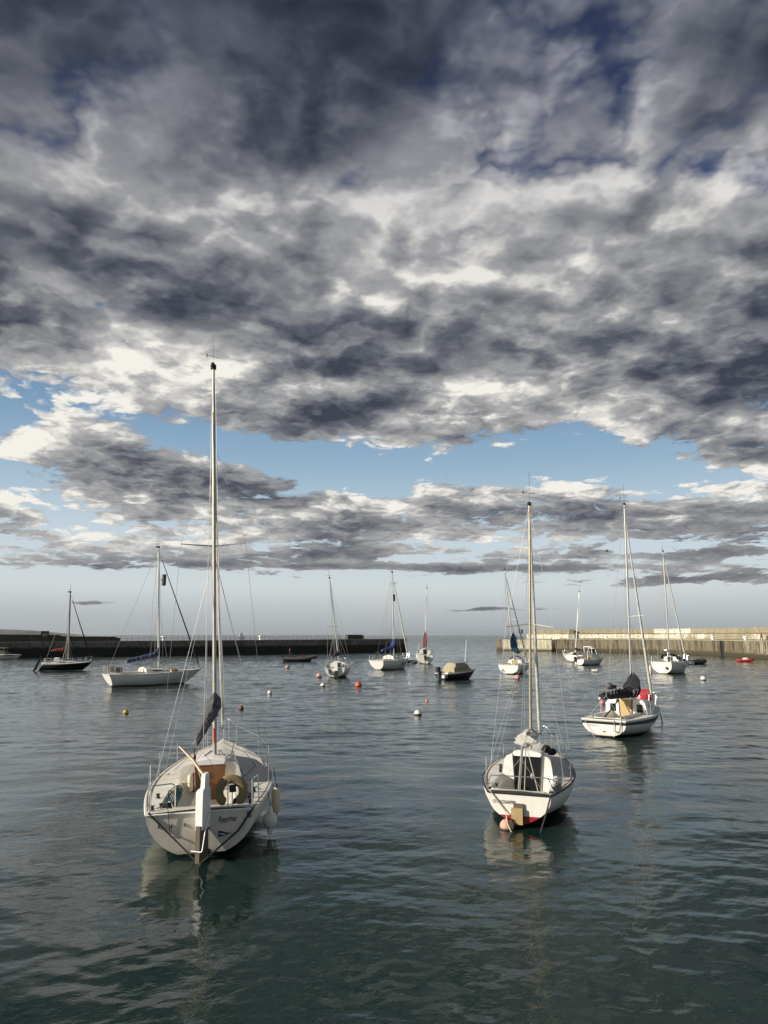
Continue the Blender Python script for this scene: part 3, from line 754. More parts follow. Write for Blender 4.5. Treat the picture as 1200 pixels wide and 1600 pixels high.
def pier_run(name, line, z0, z1, depth, mt, parent, back=0.0, batter=.0, right=1, closed=True):
    """a wall of rectangular section along a ground line; UVs run along it in metres"""
    pts = [Vector((p.x, p.y, 0)) for p in line]; nr = []
    for i in range(len(pts)):
        d = (pts[min(i + 1, len(pts) - 1)] - pts[max(i - 1, 0)]).normalized(); nr.append(Vector((-d.y, d.x, 0)) * right)
    zs0 = z0 if isinstance(z0, (list, tuple)) else [z0] * len(pts); zs1 = z1 if isinstance(z1, (list, tuple)) else [z1] * len(pts)
    vs, fs, uvs = [], [], []; run = 0
    for i, p in enumerate(pts):
        if i: run += (pts[i] - pts[i - 1]).length
        a = p + nr[i] * back
        ring = [a + Vector((0, 0, zs0[i])), a + nr[i] * batter + Vector((0, 0, zs1[i])), a + nr[i] * depth + Vector((0, 0, zs1[i])), a + nr[i] * depth + Vector((0, 0, zs0[i]))]
        vs += ring
    n = len(pts); runs = [0]
    for i in range(1, n): runs.append(runs[-1] + (pts[i] - pts[i - 1]).length)
    for i in range(n - 1):
        for j in range(3):
            fs.append((i * 4 + j, (i + 1) * 4 + j, (i + 1) * 4 + j + 1, i * 4 + j + 1))
            vv = [(zs0[0], zs1[0]), (zs1[0], zs1[0] + depth), (zs1[0], zs0[0])][j]
            uvs.append([(runs[i], vv[0]), (runs[i + 1], vv[0]), (runs[i + 1], vv[1]), (runs[i], vv[1])])
    for e in (0, n - 1):
        o = e * 4; fs.append((o, o + 1, o + 2, o + 3)); uvs.append([(0, zs0[e]), (0, zs1[e]), (depth, zs1[e]), (depth, zs0[e])])
    me = bpy.data.meshes.new(name); me.from_pydata([tuple(v) for v in vs], [], fs); me.materials.append(mt)
    ul = me.uv_layers.new(name='UVMap'); k = 0
    for f, u in zip(me.polygons, uvs):
        for c in u: ul.data[k].uv = c; k += 1
    bm = bmesh.new(); bm.from_mesh(me); bmesh.ops.recalc_face_normals(bm, faces=bm.faces); bm.to_mesh(me); bm.free()
    o = bpy.data.objects.new(name, me); COL.objects.link(o)
    if parent is not None: o.parent = parent
    return o, nr
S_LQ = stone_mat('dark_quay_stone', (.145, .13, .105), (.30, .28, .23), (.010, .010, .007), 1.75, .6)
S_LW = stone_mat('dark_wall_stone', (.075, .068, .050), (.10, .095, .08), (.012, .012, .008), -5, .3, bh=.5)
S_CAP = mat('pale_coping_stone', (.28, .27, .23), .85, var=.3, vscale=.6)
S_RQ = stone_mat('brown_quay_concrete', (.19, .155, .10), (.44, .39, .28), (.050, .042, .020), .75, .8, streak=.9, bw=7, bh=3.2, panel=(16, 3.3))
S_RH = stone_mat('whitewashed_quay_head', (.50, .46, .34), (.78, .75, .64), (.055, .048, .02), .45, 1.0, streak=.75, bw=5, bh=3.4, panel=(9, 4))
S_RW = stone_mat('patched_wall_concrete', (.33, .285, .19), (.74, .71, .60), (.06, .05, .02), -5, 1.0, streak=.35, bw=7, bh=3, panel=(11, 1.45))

A, B = water_at(0, 1027.8), water_at(635, 1018.6)
dirL = (B - A).normalized(); A0 = A - dirL * 60
root = empty('harbour_pier', A0); tag(root, 'dark stone pier with a low quay across the left half of the harbour mouth', 'pier', 'piers closing the harbour')
def loc(pts, o): return [p - o for p in pts]
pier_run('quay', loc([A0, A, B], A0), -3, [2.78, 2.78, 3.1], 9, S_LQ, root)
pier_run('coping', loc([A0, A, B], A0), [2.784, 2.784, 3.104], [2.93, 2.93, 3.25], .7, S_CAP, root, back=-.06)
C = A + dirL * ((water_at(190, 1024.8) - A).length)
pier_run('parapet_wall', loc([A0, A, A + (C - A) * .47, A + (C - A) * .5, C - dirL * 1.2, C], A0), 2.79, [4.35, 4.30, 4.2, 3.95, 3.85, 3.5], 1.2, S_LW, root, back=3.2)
s_ = A + dirL * ((water_at(64, 1026.8) - A).length); e_ = A + dirL * ((water_at(77, 1026.6) - A).length)
bh, nrm = pier_run('lookout_block', loc([s_, e_], A0), 4.2, 4.95, 1.6, S_LW, root, back=2.9)
mb = MB(); mid = (s_ + e_) / 2 - A0 + nrm[0] * 2.88 + Vector((0, 0, 4.25)); mb.box(mid, (.9, .05, .6), Matrix.Rotation(math.atan2(dirL.y, dirL.x), 3, 'Z')); mb.build('pale_notice_panel', S_CAP, root, 0)
s_ = A + (B - A).normalized() * ((water_at(557, 1019.6) - A).length); e_ = A + dirL * ((water_at(580, 1019.3) - A).length)
pier_run('end_shelter_wall', loc([s_, e_], A0), 3.08, 4.25, 1.2, S_LW, root, back=5.0)
pier_run('shelter_end_face', loc([e_, e_ + dirL * .5], A0), 3.08, 4.15, 1.2, S_CAP, root, back=4.9)
# railing along the outer edge of the left pier
nl = Vector((-dirL.y, dirL.x, 0)); r0 = C + nl * 8.3; r1 = s_ + nl * 8.3
rail = empty('pier_railing', r0 + Vector((0, 0, 2.95))); tag(rail, 'thin metal railing along the seaward edge of the dark left pier', 'railing')
npost = 46
for i in range(npost):
    p = (r1 - r0) * (i / (npost - 1)); zz = .17 * i / npost
    mb = MB(); mb.tube([p + Vector((0, 0, zz - .05)), p + Vector((0, 0, zz + 1.05))], .03, 5); mb.build('post', M['black'], rail)
mb = MB()
for h_ in (.55, 1.05): mb.tube([Vector((0, 0, h_)), (r1 - r0) + Vector((0, 0, .17 + h_))], .018, 4)
mb.build('rail', M['black'], rail)
for i, (px_, lab, sc_) in enumerate(((257, 'white bollard standing on the dark pier, left of the tallest mast', 1.0), (410, 'white bollard standing on the dark pier, right of the distant white sail', .85))):
    L_ = water_at(px_, 1027.8 + (1018.6 - 1027.8) * px_ / 635)
    q_ = A + dirL * (L_ - A).dot(dirL) + nl * 1.4
    b_ = empty('bollard', q_ + Vector((0, 0, 2.8 + .3 * (q_ - A).length / (B - A).length))); tag(b_, lab, 'bollard', 'white bollards on the piers')
    MB().lathe([(.34, 0), (.30, .15), (.26, .7), (.30, .78)], n=16).build('post', M['paintwhite'], b_)
    MB().lathe([(.44, .785), (.50, .87), (.46, 1.02), (.2, 1.10), (.02, 1.12)], n=16).build('cap', M['paintwhite'], b_)
# right-hand pier
PR = [water_at(*q) for q in ((870, 1018.6), (940, 1019.4), (1020, 1020.6), (1080, 1022.8), (1130, 1025.2), (1200, 1030.2), (1290, 1040))]
O = PR[0].copy(); root = empty('harbour_pier', O); tag(root, 'sunlit weathered concrete pier with a high wall on the right of the harbour', 'pier', 'piers closing the harbour')
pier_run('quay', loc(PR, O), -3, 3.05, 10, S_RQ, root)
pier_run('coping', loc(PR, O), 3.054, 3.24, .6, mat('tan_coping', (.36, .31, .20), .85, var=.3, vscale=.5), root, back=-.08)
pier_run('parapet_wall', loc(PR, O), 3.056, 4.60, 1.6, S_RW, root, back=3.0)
S_LINE = mat('ledge_shade_line', (.16, .13, .08), .9, var=.4, vscale=.5)
pier_run('ledge_shade_strip', loc(PR, O), 4.50, 4.602, .1, S_LINE, root, back=2.90)  # added dark strip; its colour stands in for the shadow line under the ledge
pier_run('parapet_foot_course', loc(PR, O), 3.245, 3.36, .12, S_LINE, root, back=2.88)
pier_run('parapet_upper_course', loc(PR, O), 4.604, 5.62, 1.2, S_RW, root, back=3.25)
QH = [water_at(*q) for q in ((786, 1016.9), (862, 1017.9))]; dq = (QH[1] - QH[0]).normalized()
QH = [QH[0], QH[1]]
head = [QH[0], QH[1]]
pier_run('quay_head', loc(head, O), -3, 3.05, 10, S_RH, root)
E0 = water_at(775, 1016.5)
pier_run('quay_nose', loc([E0 + Vector((.0, 1.5, 0)), QH[0] - dq * .02], O), -3, 2.95, 8, S_RQ, root, back=.4)
pier_run('head_coping', loc(head, O), 3.054, 3.22, .6, S_RQ, root, back=-.08)
pier_run('recess_back', loc([QH[1] + dq * .02, PR[0]], O), -3, 3.0, 5, S_LQ, root, back=3.2)
wl = [QH[0].lerp(QH[1], (817 - 786) / 76), QH[1] + dq * .5, PR[0] - (PR[1] - PR[0]).normalized() * .02]
pier_run('parapet_head', loc(wl, O), 3.057, 4.60, 1.6, S_RW, root, back=3.0)
pier_run('parapet_head_upper', loc([wl[0] + dq * .6, wl[1], wl[2]], O), 4.604, 5.55, 1.2, S_RW, root, back=3.25)
mb = MB(); c_ = wl[0] - O + Vector((0, 3.6, 5.1))
for k in (0, .75): mb.box(c_ + dq * k, (.4, .4, 1.1))
mb.build('beacon_box', M['black'], root, 0)
lp = PR[4] - O; n_ = Vector((-(PR[4] - PR[3]).normalized().y, (PR[4] - PR[3]).normalized().x, 0))
mb = MB(); dd_ = (PR[4] - PR[3]).normalized()
for k in (-.45, .45): mb.tube([lp + dd_ * k - n_ * .15 + Vector((0, 0, -1)), lp + dd_ * k - n_ * .15 + Vector((0, 0, 3.1))], .16, 6)
for k in range(9): mb.tube([lp - dd_ * .45 - n_ * .15 + Vector((0, 0, -.2 + k * .36)), lp + dd_ * .45 - n_ * .15 + Vector((0, 0, -.2 + k * .36))], .05, 5)
mb.box(lp - n_ * .06 + Vector((0, 0, 1.2)), (.9, .08, 3.4), Matrix.Rotation(math.atan2(dd_.y, dd_.x), 3, 'Z'))
mb.build('ladder', M['black'], root)
for px_, lab in ((947, 'small white bollard on the sunlit pier above the motor cruiser'), (1110, 'white bollard on the sunlit pier between the ladder and the moored yacht'), (1160, 'white bollard on the sunlit pier beside the walking person')):
    p_ = None
    for a_, b_ in zip(PR, PR[1:]):
        for k in range(40):
            q_ = a_.lerp(b_, k / 40)
            if abs(q_.x / (q_.y * math.cos(PITCH) + (0 - CAMH) * math.sin(PITCH)) * FPX + 600 - px_) < 3 and p_ is None: p_ = q_; dir_ = (b_ - a_).normalized()
    n_ = Vector((-dir_.y, dir_.x, 0)); b_ = empty('bollard', p_ + n_ * 1.1 + Vector((0, 0, 3.06))); tag(b_, lab, 'bollard', 'white bollards on the piers')
    MB().lathe([(.30, 0), (.24, .15), (.22, .55), (.26, .62)], n=16).build('post', M['paintwhite'], b_)
    MB().lathe([(.36, .625), (.40, .70), (.36, .82), (.2, .88), (.02, .9)], n=16).build('cap', M['paintwhite'], b_)
    if px_ == 1160: walk_at = p_ + dir_ * 5.5 * 1 + n_ * 1.7

# ============================================================ people
def person(loc_, facing, label, jmat, legmat, hairmat, walk=0.0, arms=((.0, .05), (.0, .05)), bend=0.0):
    bm_verts = [(0, 0, .95), (0, .01, 1.15), (0, .01, 1.38), (0, 0, 1.50), (0, .02, 1.62), (0, .02, 1.73)]
    rad = [.15, .14, .16, .062, .095, .07]; edges = [(0, 1), (1, 2), (2, 3), (3, 4), (4, 5)]
    for s_, (ax_, ay_) in zip((1, -1), arms):
        i = len(bm_verts); bm_verts += [(s_ * .19, 0, 1.42), (s_ * .25, ay_ * .5 - .02, 1.15), (s_ * .24, ay_ + .08, .92), (s_ * .23, ay_ + .12, .84)]; rad += [.07, .05, .038, .035]; edges += [(2, i), (i, i + 1), (i + 1, i + 2), (i + 2, i + 3)]
        i = len(bm_verts); f = walk * s_
        bm_verts += [(s_ * .10, f * .05, .86), (s_ * .11, f * .45 + .02, .48), (s_ * .11, f * .8 - .03, .09), (s_ * .12, f * .8 + .14, .04)]; rad += [.10, .07, .05, .045]; edges += [(0, i), (i, i + 1), (i + 1, i + 2), (i + 2, i + 3)]
    me = bpy.data.meshes.new('person'); me.from_pydata(bm_verts, edges, []); o = bpy.data.objects.new('tmp', me); COL.objects.link(o)
    sk = o.modifiers.new('s', 'SKIN'); sub = o.modifiers.new('u', 'SUBSURF'); sub.levels = 1; sub.render_levels = 1
    for v, r_ in zip(me.skin_vertices[0].data, rad): v.radius = (r_, r_ * .85)
    me.skin_vertices[0].data[0].use_root = True
    dg = bpy.context.evaluated_depsgraph_get(); body = bpy.data.meshes.new_from_object(o.evaluated_get(dg)); bpy.data.objects.remove(o)
    body.materials.clear()
    for mm_ in (M['skin'], jmat, legmat, hairmat): body.materials.append(mm_)
    for p in body.polygons:
        c = p.center; p.use_smooth = True
        p.material_index = 3 if c.z > 1.70 or (c.z > 1.6 and c.y < -.02) else 0 if c.z > 1.47 or (abs(c.x) > .2 and c.z < .9) else 1 if c.z > .93 else 2
    r = bpy.data.objects.new('person', body); COL.objects.link(r); r.location = loc_; r.rotation_euler = (0, 0, -R(facing))
    return tag(r, label, 'person')
person(walk_at + Vector((0, 0, 3.06)), 100, 'person in a dark red jacket walking on the sunlit pier in front of its wall', M['redjacket'], M['jacket'], M['hair'], walk=.3)

# ============================================================ boat one: large sailing boat at the lower left
b1 = boat_root('sailing_boat', 315, 1338, -9, -2.0)
tag(b1, 'large cream sailing boat with brown washboards and raised wooden tiller, lower left', 'sailing boat', 'sailing boats moored in the harbour')
H = Hull(7.7, 2.75, .86, 1.12, ws=.75, sag=.05, zt=-.02, rakes=-.12, rakeb=1.1, full=2.1, q0=1.95)
build_hull(b1, H, M['hull_first'], M['transom_first'], (.16, 2.25, .62), strake=M['gel'], strake_r=.020)
zs = build_cockpit(b1, H, .16, 2.25, .62, seat=.10, floor=.40, wf=.26, coam=.13)
build_cabin(b1, H, 2.25, 5.6, .70, .30, .48, .24, win=[(.18, .34, .30, .78), (.42, .58, .30, .78)], floor=.40, zs=zs, board=M['wood'], bw=.31, cabmat=M['gel_dirty'], hatchw=.32)
top = local_on(b1, 333.5, 577, y=3.75)
build_rig(b1, H, 3.75, 1.32, top, r=.068, mat_=M['mastgrey'], spread=((.52, .80),), furl=.035, furl_mat=M['cwhite'], wire_r=.0042, halyards=5, stay_frac=.80, flat=.72)
be = local_on(b1, 303, 1165, y=1.25)
build_boom(b1, (0, 3.62, 2.42), be, M['cgrey'], ra=.25, rb=.10, peak=.22, seed=4, lumps=.10)
mb = MB(); mb.tube([be + Vector((0, .05, -.06)), be + Vector((.01, .05, -.22))], .012, 5); mb.ball(be + Vector((.01, .05, -.26)), .05, (.7, .7, 1.3), 10); mb.build('mainsheet_block', M['black'], b1)
mb = MB(); mb.tube([be + Vector((.02, .05, -.30)), Vector((.03, 1.15, .75))], .010, 5); mb.build('mainsheet', M['rope'], b1)
mb = MB(); mb.tube([(.0, 3.62, 1.95), (.0, 3.70, 1.60)], .028, 6); mb.build('red_tack_cover', M['red'], b1)
build_pulpit(b1, H, h=.58)
build_lifelines(b1, H, 2.2, 5.2, 3, h=.55, lines=(1,))
deck_gear(b1, H, 2.25, 5.6, lambda y, x: 1.33 + .04 * (y - 2.25) / 3.3, .42)
build_pushpit(b1, H, h=.50, fwd=.62, gap=.50, lower=False)
# rudder turned a little to starboard, boxed white head, lifting tiller
rr = Matrix.Rotation(R(-24), 3, 'Z'); c0 = Vector((.085, -.13, 0)); k0 = lambda x, y, z: c0 + rr @ Vector((x, y, 0)) + Vector((0, 0, z))
mb = MB(); mb.prism([k0(-.045, .02, -.45), k0(-.045, -.36, -.45), k0(-.045, -.30, .64), k0(-.045, .02, .64)], rr @ Vector((1, 0, 0)), .09)
rud = mb.build('rudder', M['greywood'], b1, 0)
mb = MB(); mb.rings([[k0(x, y, z) for x, y in ((-hx, -yb_), (hx, -yb_), (hx, .06), (-hx, .06))] for z, hx, yb_ in ((.56, .068, .27), (.80, .072, .27), (1.24, .074, .25), (1.28, .06, .21), (1.30, .045, .13), (1.52, .040, .10), (1.55, .03, .06))], True, True)
mb.build('rudder_head', M['paintwhite'], rud, 25)
mb = MB(); te = local_on(b1, 280, 1166, y=.55); mb.tube([k0(0, .0, 1.46), k0(0, .05, 1.50).lerp(te, .5) + Vector((0, 0, .01)), te], [.032, .028, .018], 8); mb.build('tiller', mat('pale_varnished_wood', (.42, .25, .12), .4, var=.4, vscale=20), rud)
mb = MB(); mb.tube(polyline_round([k0(-.11, -.36, .22), k0(.12, -.36, .20), k0(.12, -.24, .55), k0(.10, .0, .9)], .05), .012, 6); mb.build('rudder_strap', M['paintwhite'], rud)
mb = MB()
for z_ in (.12, .55): MB().box(k0(0, .045, z_), (.10, .10, .05), rr).build('rudder_hinge', M['black'], rud, 0)
# writing and stickers on the transom
def on_transom(root, H, px, py, out=.012):
    p = local_on(root, px, py, y=-.06); p.y = H.rakes * p.z / H.fs - out; return p
tilt = math.atan(H.rakes / H.fs)
p = on_transom(b1, H, 355, 1279); lettering('boat_name', 'Ruurhat', .15, M['ink'], b1, (p.x, p.y, p.z - .04), (R(90) - tilt * 0 + abs(tilt) * 1, 0, 0), shear=.35, width=.36)
p = on_transom(b1, H, 355, 1284); MB().box((p.x - .06, p.y, p.z), (.13, .003, .008)).build('name_underline', M['ink'], b1, 0)
p = on_transom(b1, H, 341, 1303); mb = MB(); mb.prism([(p.x, p.y, p.z - .065), (p.x + .24, p.y, p.z), (p.x, p.y, p.z + .065)], (0, -1, 0), .003); mb.build('pennant_sticker', M['navy'], b1, 0)
mb = MB(); mb.box((p.x + .06, p.y - .005, p.z), (.07, .002, .014), Matrix.Rotation(.2, 3, 'Y')); mb.box((p.x + .11, p.y - .005, p.z - .006), (.04, .002, .012), Matrix.Rotation(-.3, 3, 'Y')); mb.build('pennant_emblem', M['paintwhite'], b1, 0)
p = on_transom(b1, H, 389, 1271); mb = MB(); mb.box(p, (.085, .003, .12)); mb.build('blue_sticker', M['blue_label'], b1, 0)
mb = MB()
for q in ((268, 1290), (289, 1288), (248, 1291)): MB().box(on_transom(b1, H, *q), (.018, .02, .06)).build('drain_fitting', M['black'], b1, 0)
mb = MB(); mb.tube([H.pt(0, .0, -1) + Vector((.05, -.02, .03)), on_transom(b1, H, 262, 1300, .03), Vector((-.07, -.35, .02)), Vector((-.05, -.5, -.3))], .017, 6)
mb.build('mooring_line', M['darkrope'], b1)
mb = MB(); mb.tube([H.pt(0, .0, 1) + Vector((-.02, -.02, .04)), on_transom(b1, H, 372, 1297, .05), Vector((.02, -.55, .02)), Vector((-.03, -.65, -.3))], .020, 6)
mb.build('mooring_line', M['darkrope'], b1)
mb = MB(); a_ = on_transom(b1, H, 263, 1255, .04); mb.tube([a_ + Vector((0, .1, .25)), a_, on_transom(b1, H, 266, 1306, .02)], .007, 5); mb.build('hanging_line', M['darkrope'], b1)
mb = MB()
for q in ((-.95, .12), (.93, .12), (-.95, 1.3), (.93, 1.3), (-.8, .3), (.85, .75)): 
    z_ = H.sheer(H.t_at(q[1])) + .03; MB().lathe([(.05, 0), (.035, .02), (.035, .06), (.05, .08)], (q[0] * (1 if q[1] < .5 else 1.05), q[1], z_), 12).build('winch', M['black'], b1)
mb = MB(); z_ = 1.40
for sx, yy_ in ((.2, 2.9), (.28, 3.1), (-.2, 3.2), (.33, 2.7)): mb.tube([(sx, yy_, z_ - .02), (sx * .4, 3.7, z_ + .02)], .008, 5)
mb.tube([(.62, 2.4, 1.22), (.75, 2.2, 1.05), (.7, 1.8, 1.0), (.8, 1.5, 1.0)], .010, 5)
for k in range(5): mb.tube([(.70 + .04 * math.sin(k), 1.3 - .14 * k, 1.03), (.85, 1.2 - .12 * k, 1.05 - .03 * (k % 2)), (.78, 1.12 - .1 * k, .99)], .008, 5)
mb.build('deck_lines', M['darkrope'], b1)
for s_, m_ in ((1, 'tealrope'), (-1, 'rope')):
    mb = MB(); mb.tube([(s_ * .52, 2.0, 1.02), (s_ * .78, 2.6, .99), (s_ * (.98 if s_ > 0 else .95), 3.6, 1.02), (s_ * .7, 5.0, 1.14), (s_ * .12, 5.9, 1.28)], .009, 5); mb.build('jib_sheet', M[m_], b1)
for k_, (x_, y_) in enumerate(((.30, 1.7), (-.25, 1.5), (.05, 1.1))):
    mb = MB(); mb.tube([Vector((x_ + (.10 - .004 * i) * math.cos(i * .55), y_ + (.13 - .004 * i) * math.sin(i * .5), zs - .385 + .004 * (i % 5))) for i in range(26)], .008, 5); mb.build('coiled_line', M[('rope', 'darkrope', 'tealrope')[k_]], b1)
mb = MB(); mb.box((-.10, 2.20, 1.12), (.12, .015, .12)); mb.build('washboard_notice', M['paintwhite'], b1, 0)
mb = MB(); mb.lathe([(.02, 0), (.055, .02), (.06, .05), (.06, .30), (.05, .34), (.02, .36)], (-.42, 2.12, .80), 12); mb.build('cream_cylinder', M['cream'], b1)
mb = MB(); mb.box((-.36, 2.21, .90), (.035, .03, .55)); mb.build('red_pole_cover', M['cred'], b1, 0)
# things that hang on it
W1 = lambda v: to_world(b1, v)
hr = empty('horseshoe_lifebuoy', W1((.56, -.03, 1.16)), b1.rotation_euler); tag(hr, 'ochre horseshoe lifebuoy standing on the stern rail of the lower left boat', 'lifebuoy')
arc_ring((0, 0, 0), .235, .088, R(-62), R(242), Matrix.Identity(3), flat=.55).build('buoyant_foam', M['ochre'], hr)
mb = MB(); mb.tube([(.02, .03, -.42), (.02, .03, .02)], .012, 6); mb.box((.02, .02, -.28), (.30, .02, .02)); mb.build('bracket', M['steel'], hr)
mb = MB(); mb.box((.03, 0, .05), (.13, .07, .12)); mb.box((.05, -.005, .11), (.14, .08, .03)); mb.build('rescue_light', M['black'], hr, 0)
def fender(name, p, r, l, mt, label, blackends=True, root_rot=(0, 0, 0), rope=.4):
    f = empty(name, p, root_rot); tag(f, label, 'fender', 'fenders hung on the lower left boat')
    MB().lathe([(r * .35, -l / 2), (r * .8, -l / 2 + r * .35), (r, -l / 2 + r * .9), (r, l / 2 - r * .9), (r * .8, l / 2 - r * .35), (r * .35, l / 2)], n=18).build('body', mt, f)
    for s_ in (1, -1):
        MB().lathe([(r * .5, s_ * (l / 2 - r * .25)), (r * .38, s_ * (l / 2)), (r * .34, s_ * (l / 2 + r * .5)), (r * .15, s_ * (l / 2 + r * .8))], n=12).build('end_eye', M['black'] if blackends else mt, f)
    MB().tube([(0, 0, l / 2 + r * .7), (-.06, 0, l / 2 + rope)], .008, 5).build('lanyard', M['darkrope'], f)
    return f
fe = H.edge(1.9, 1); fender('fender', W1((fe.x + .12, 1.75, .56)), .092, .56, M['cream'], 'long cream cylindrical fender with black ends on the side of the lower left boat')
fe = H.edge(1.0, 1); fender('ball_fender', W1((fe.x + .10, 1.15, .30)), .15, .34, M['whitebuoy'], 'round white ball fender hanging close to the water on the lower left boat', False)
rp = empty('rope_bundle', W1((-.62, .35, .98)), b1.rotation_euler); tag(rp, 'teal rope and netting bundle hung on the stern rail of the lower left boat', 'rope')
rnd = random.Random(3)
for part_, mt_, n_ in (('teal_rope', M['tealrope'], 16), ('pale_netting', M['rope'], 7)):
    mb = MB()
    for k in range(n_):
        ph = rnd.uniform(0, 6.3); w_ = rnd.uniform(.04, .12); h_ = rnd.uniform(.18, .30); cx = rnd.uniform(-.05, .05)
        mb.tube([Vector((cx + w_ * math.cos(a) + .12 * math.sin(a), .05 * math.sin(ph + a * 2), h_ * math.sin(a))) for a in [2 * math.pi * i / 14 for i in range(15)]], .011, 5, cap=False)
    mb.build(part_, mt_, rp)

# ============================================================ boat two: white boat with red transom band
b2 = boat_root('sailing_boat', 812, 1294, 16.0, 1.0)
tag(b2, 'white sailing boat with black gunwale and a red band low on its transom', 'sailing boat', 'sailing boats moored in the harbour')
H2 = Hull(6.3, 2.22, .74, .95, ws=.62, sag=.05, zt=.05, rakes=-.02, rakeb=.8, full=2.7, q0=1.1)
build_hull(b2, H2, M['hull_red'], M['transom_red'], (.12, 2.0, .66), strake=M['black'], strake_r=.026)
zs2 = build_cockpit(b2, H2, .12, 2.0, .66, seat=.26, floor=.52, wf=.36, coam=.06, mat_=M['gel'])
build_cabin(b2, H2, 2.0, 4.7, .62, .30, .50, .22, win=[(.12, .40, .3, .72), (.5, .66, .3, .7)], floor=.52, zs=zs2, board=M['glass'], bw=.33, hatchw=.34, boardlabel='dark smoked companionway door')
top2 = local_on(b2, 827, 790, y=3.0)
build_rig(b2, H2, 3.0, 1.28, top2, r=.050, mat_=M['mastgold'], spread=((.50, .62),), droop=-.13, furl=.038, furl_mat=M['cwhite'], wire_r=.0035, halyards=3, wmat=M['wirelight'], flat=.7)
be = local_on(b2, 820, 1163, y=1.45)
build_boom(b2, (0, 2.9, 1.60), be, M['cwhite'], ra=.24, rb=.26, peak=.02, seed=9, lumps=.16, part='rolled_mainsail')
mb = MB(); mb.tube([be + Vector((-.06, .03, -.03)), (be.x - .06, .25, .40)], .030, 8); mb.build('boom_crutch', M['alu'], b2)
mb = MB(); mb.tube([be + Vector((.02, .1, -.05)), (be.x + .04, .7, .45)], .010, 5); mb.tube([be + Vector((.03, .1, -.05)), (.40, .15, .76)], .010, 5); mb.ball((.25, .38, 1.05), .035, (1, 1, 1.8), 8); mb.build('mainsheet', M['rope'], b2)
build_pulpit(b2, H2, h=.50); build_lifelines(b2, H2, 2.0, 4.2, 3, h=.42, lines=(1,))
deck_gear(b2, H2, 2.0, 4.7, lambda y, x: 1.22 + .0 * y, .36)
mb = MB(); yq = .10; mb.tube(polyline_round([(-.72, yq, .75), (-.66, yq, 1.06), (.50, yq, 1.08), (.55, yq, 1.08), (.72, yq + .35, .98), (.86, .75, .80)], .05), .0125, 6)
mb.tube([(.50, yq, 1.08), (.50, yq, .76)], .0125, 6); mb.tube([(.62, yq + .1, 1.06), (.70, .45, .78)], .0125, 6); mb.tube([(-.70, yq + .02, .95), (-.80, .6, .78)], .0125, 6); mb.build('stern_rail', M['steel'], b2)
p = on_transom(b2, H2, 787, 1254, .022); lettering('boat_name', 'OTTACSNAPPER', .10, M['ink'], b2, (p.x, p.y, p.z - .02), (R(90), 0, 0), width=.50)
p = on_transom(b2, H2, 808, 1275, .02); mb = MB(); mb.box((p.x, p.y - .06, p.z), (.25, .05, .34)); ob_ = mb.build('outboard_bracket_board', M['ply'], b2, 0)
mb = MB(); mb.box((p.x + .03, p.y - .02, p.z + .13), (.22, .03, .26)); mb.box((p.x - .05, p.y - .03, p.z - .02), (.04, .05, .3)); mb.build('bracket_arm', M['greywood'], ob_, 0)
mb = MB(); mb.tube([H2.pt(0, 0, -1) + Vector((.04, -.03, .02)), on_transom(b2, H2, 790, 1268, .04), Vector((-.22, -.35, .14)), Vector((-.10, -.42, -.06))], .013, 6); mb.build('mooring_line', M['rope'], b2)
mb = MB(); mb.tube([H2.pt(0, 0, 1) + Vector((.0, -.03, .02)), Vector((.60, -.12, .42)), Vector((.48, -.25, .05)), Vector((.42, -.3, -.2))], .018, 6); mb.build('mooring_line', M['darkrope'], b2)
mb = MB()
for q in ((-.55, .35), (-.78, .6), (.72, .4), (.78, .65), (.82, .9)): mb.lathe([(.045, 0), (.03, .02), (.03, .05), (.045, .065)], (q[0], q[1], H2.sheer(H2.t_at(q[1])) + .045), 10)
mb.box((.02, .35, zs2 - .44), (.1, .07, .04)); mb.box((.17, .5, zs2 - .44), (.1, .06, .04)); mb.box((.35, 1.0, zs2 - .43), (.10, .10, .05))
for k in range(4): mb.box((-.70 - .03 * k, 2.3 + .25 * k, H2.sheer(H2.t_at(2.3)) + .05), (.06, .12, .06))
mb.build('deck_fitting', M['black'], b2, 0)
mb = MB(); mb.ball((.36, 3.5, 1.16), .17, (.8, 1.6, .9), 14); mb.ball((.50, 3.8, 1.10), .13, (.9, 1.7, .7), 12); mb.build('foredeck_bag', M['cblack'], b2)
mb = MB(); mb.tube([(.5, H2.L - .3, 1.35), (.93, 1.0, .80)], .016, 6); mb.build('spinnaker_pole', M['steel'], b2)

# ============================================================ boat three: white boat with the black boom cover
b3 = boat_root('sailing_boat', 946, 1152, 38, 0)
tag(b3, 'white sailing boat with a black sheer stripe and a black numbered boom cover', 'sailing boat', 'sailing boats moored in the harbour')
H3 = Hull(6.2, 2.35, .72, .92, ws=.80, sag=.03, zt=.01, rakes=-.15, rakeb=.8, full=3.0)
build_hull(b3, H3, M['hull_plain'], M['hull_plain'], (.3, 2.5, .60), strake=M['gel'], strake_r=.03)
hull_stripe(b3, H3, .10, .26, M['stripe'], 0, .96, transom=True)
zs3 = build_cockpit(b3, H3, .3, 2.5, .60, seat=.14, floor=.38, wf=.28, coam=.12, mat_=M['gel'])
build_cabin(b3, H3, 2.5, 5.2, .98, .4, .62, .28, win=[(.15, .45, .35, .75)], floor=.38, zs=zs3, board=M['ply'], bw=.29, hatchw=.28, boardlabel='tan plywood companionway board')
mb = MB()
for sx in (-.58, .62): MB().box((sx, 2.485, 1.0), (.26, .014, .34)).build('bulkhead_window', M['glass'], b3, 0)
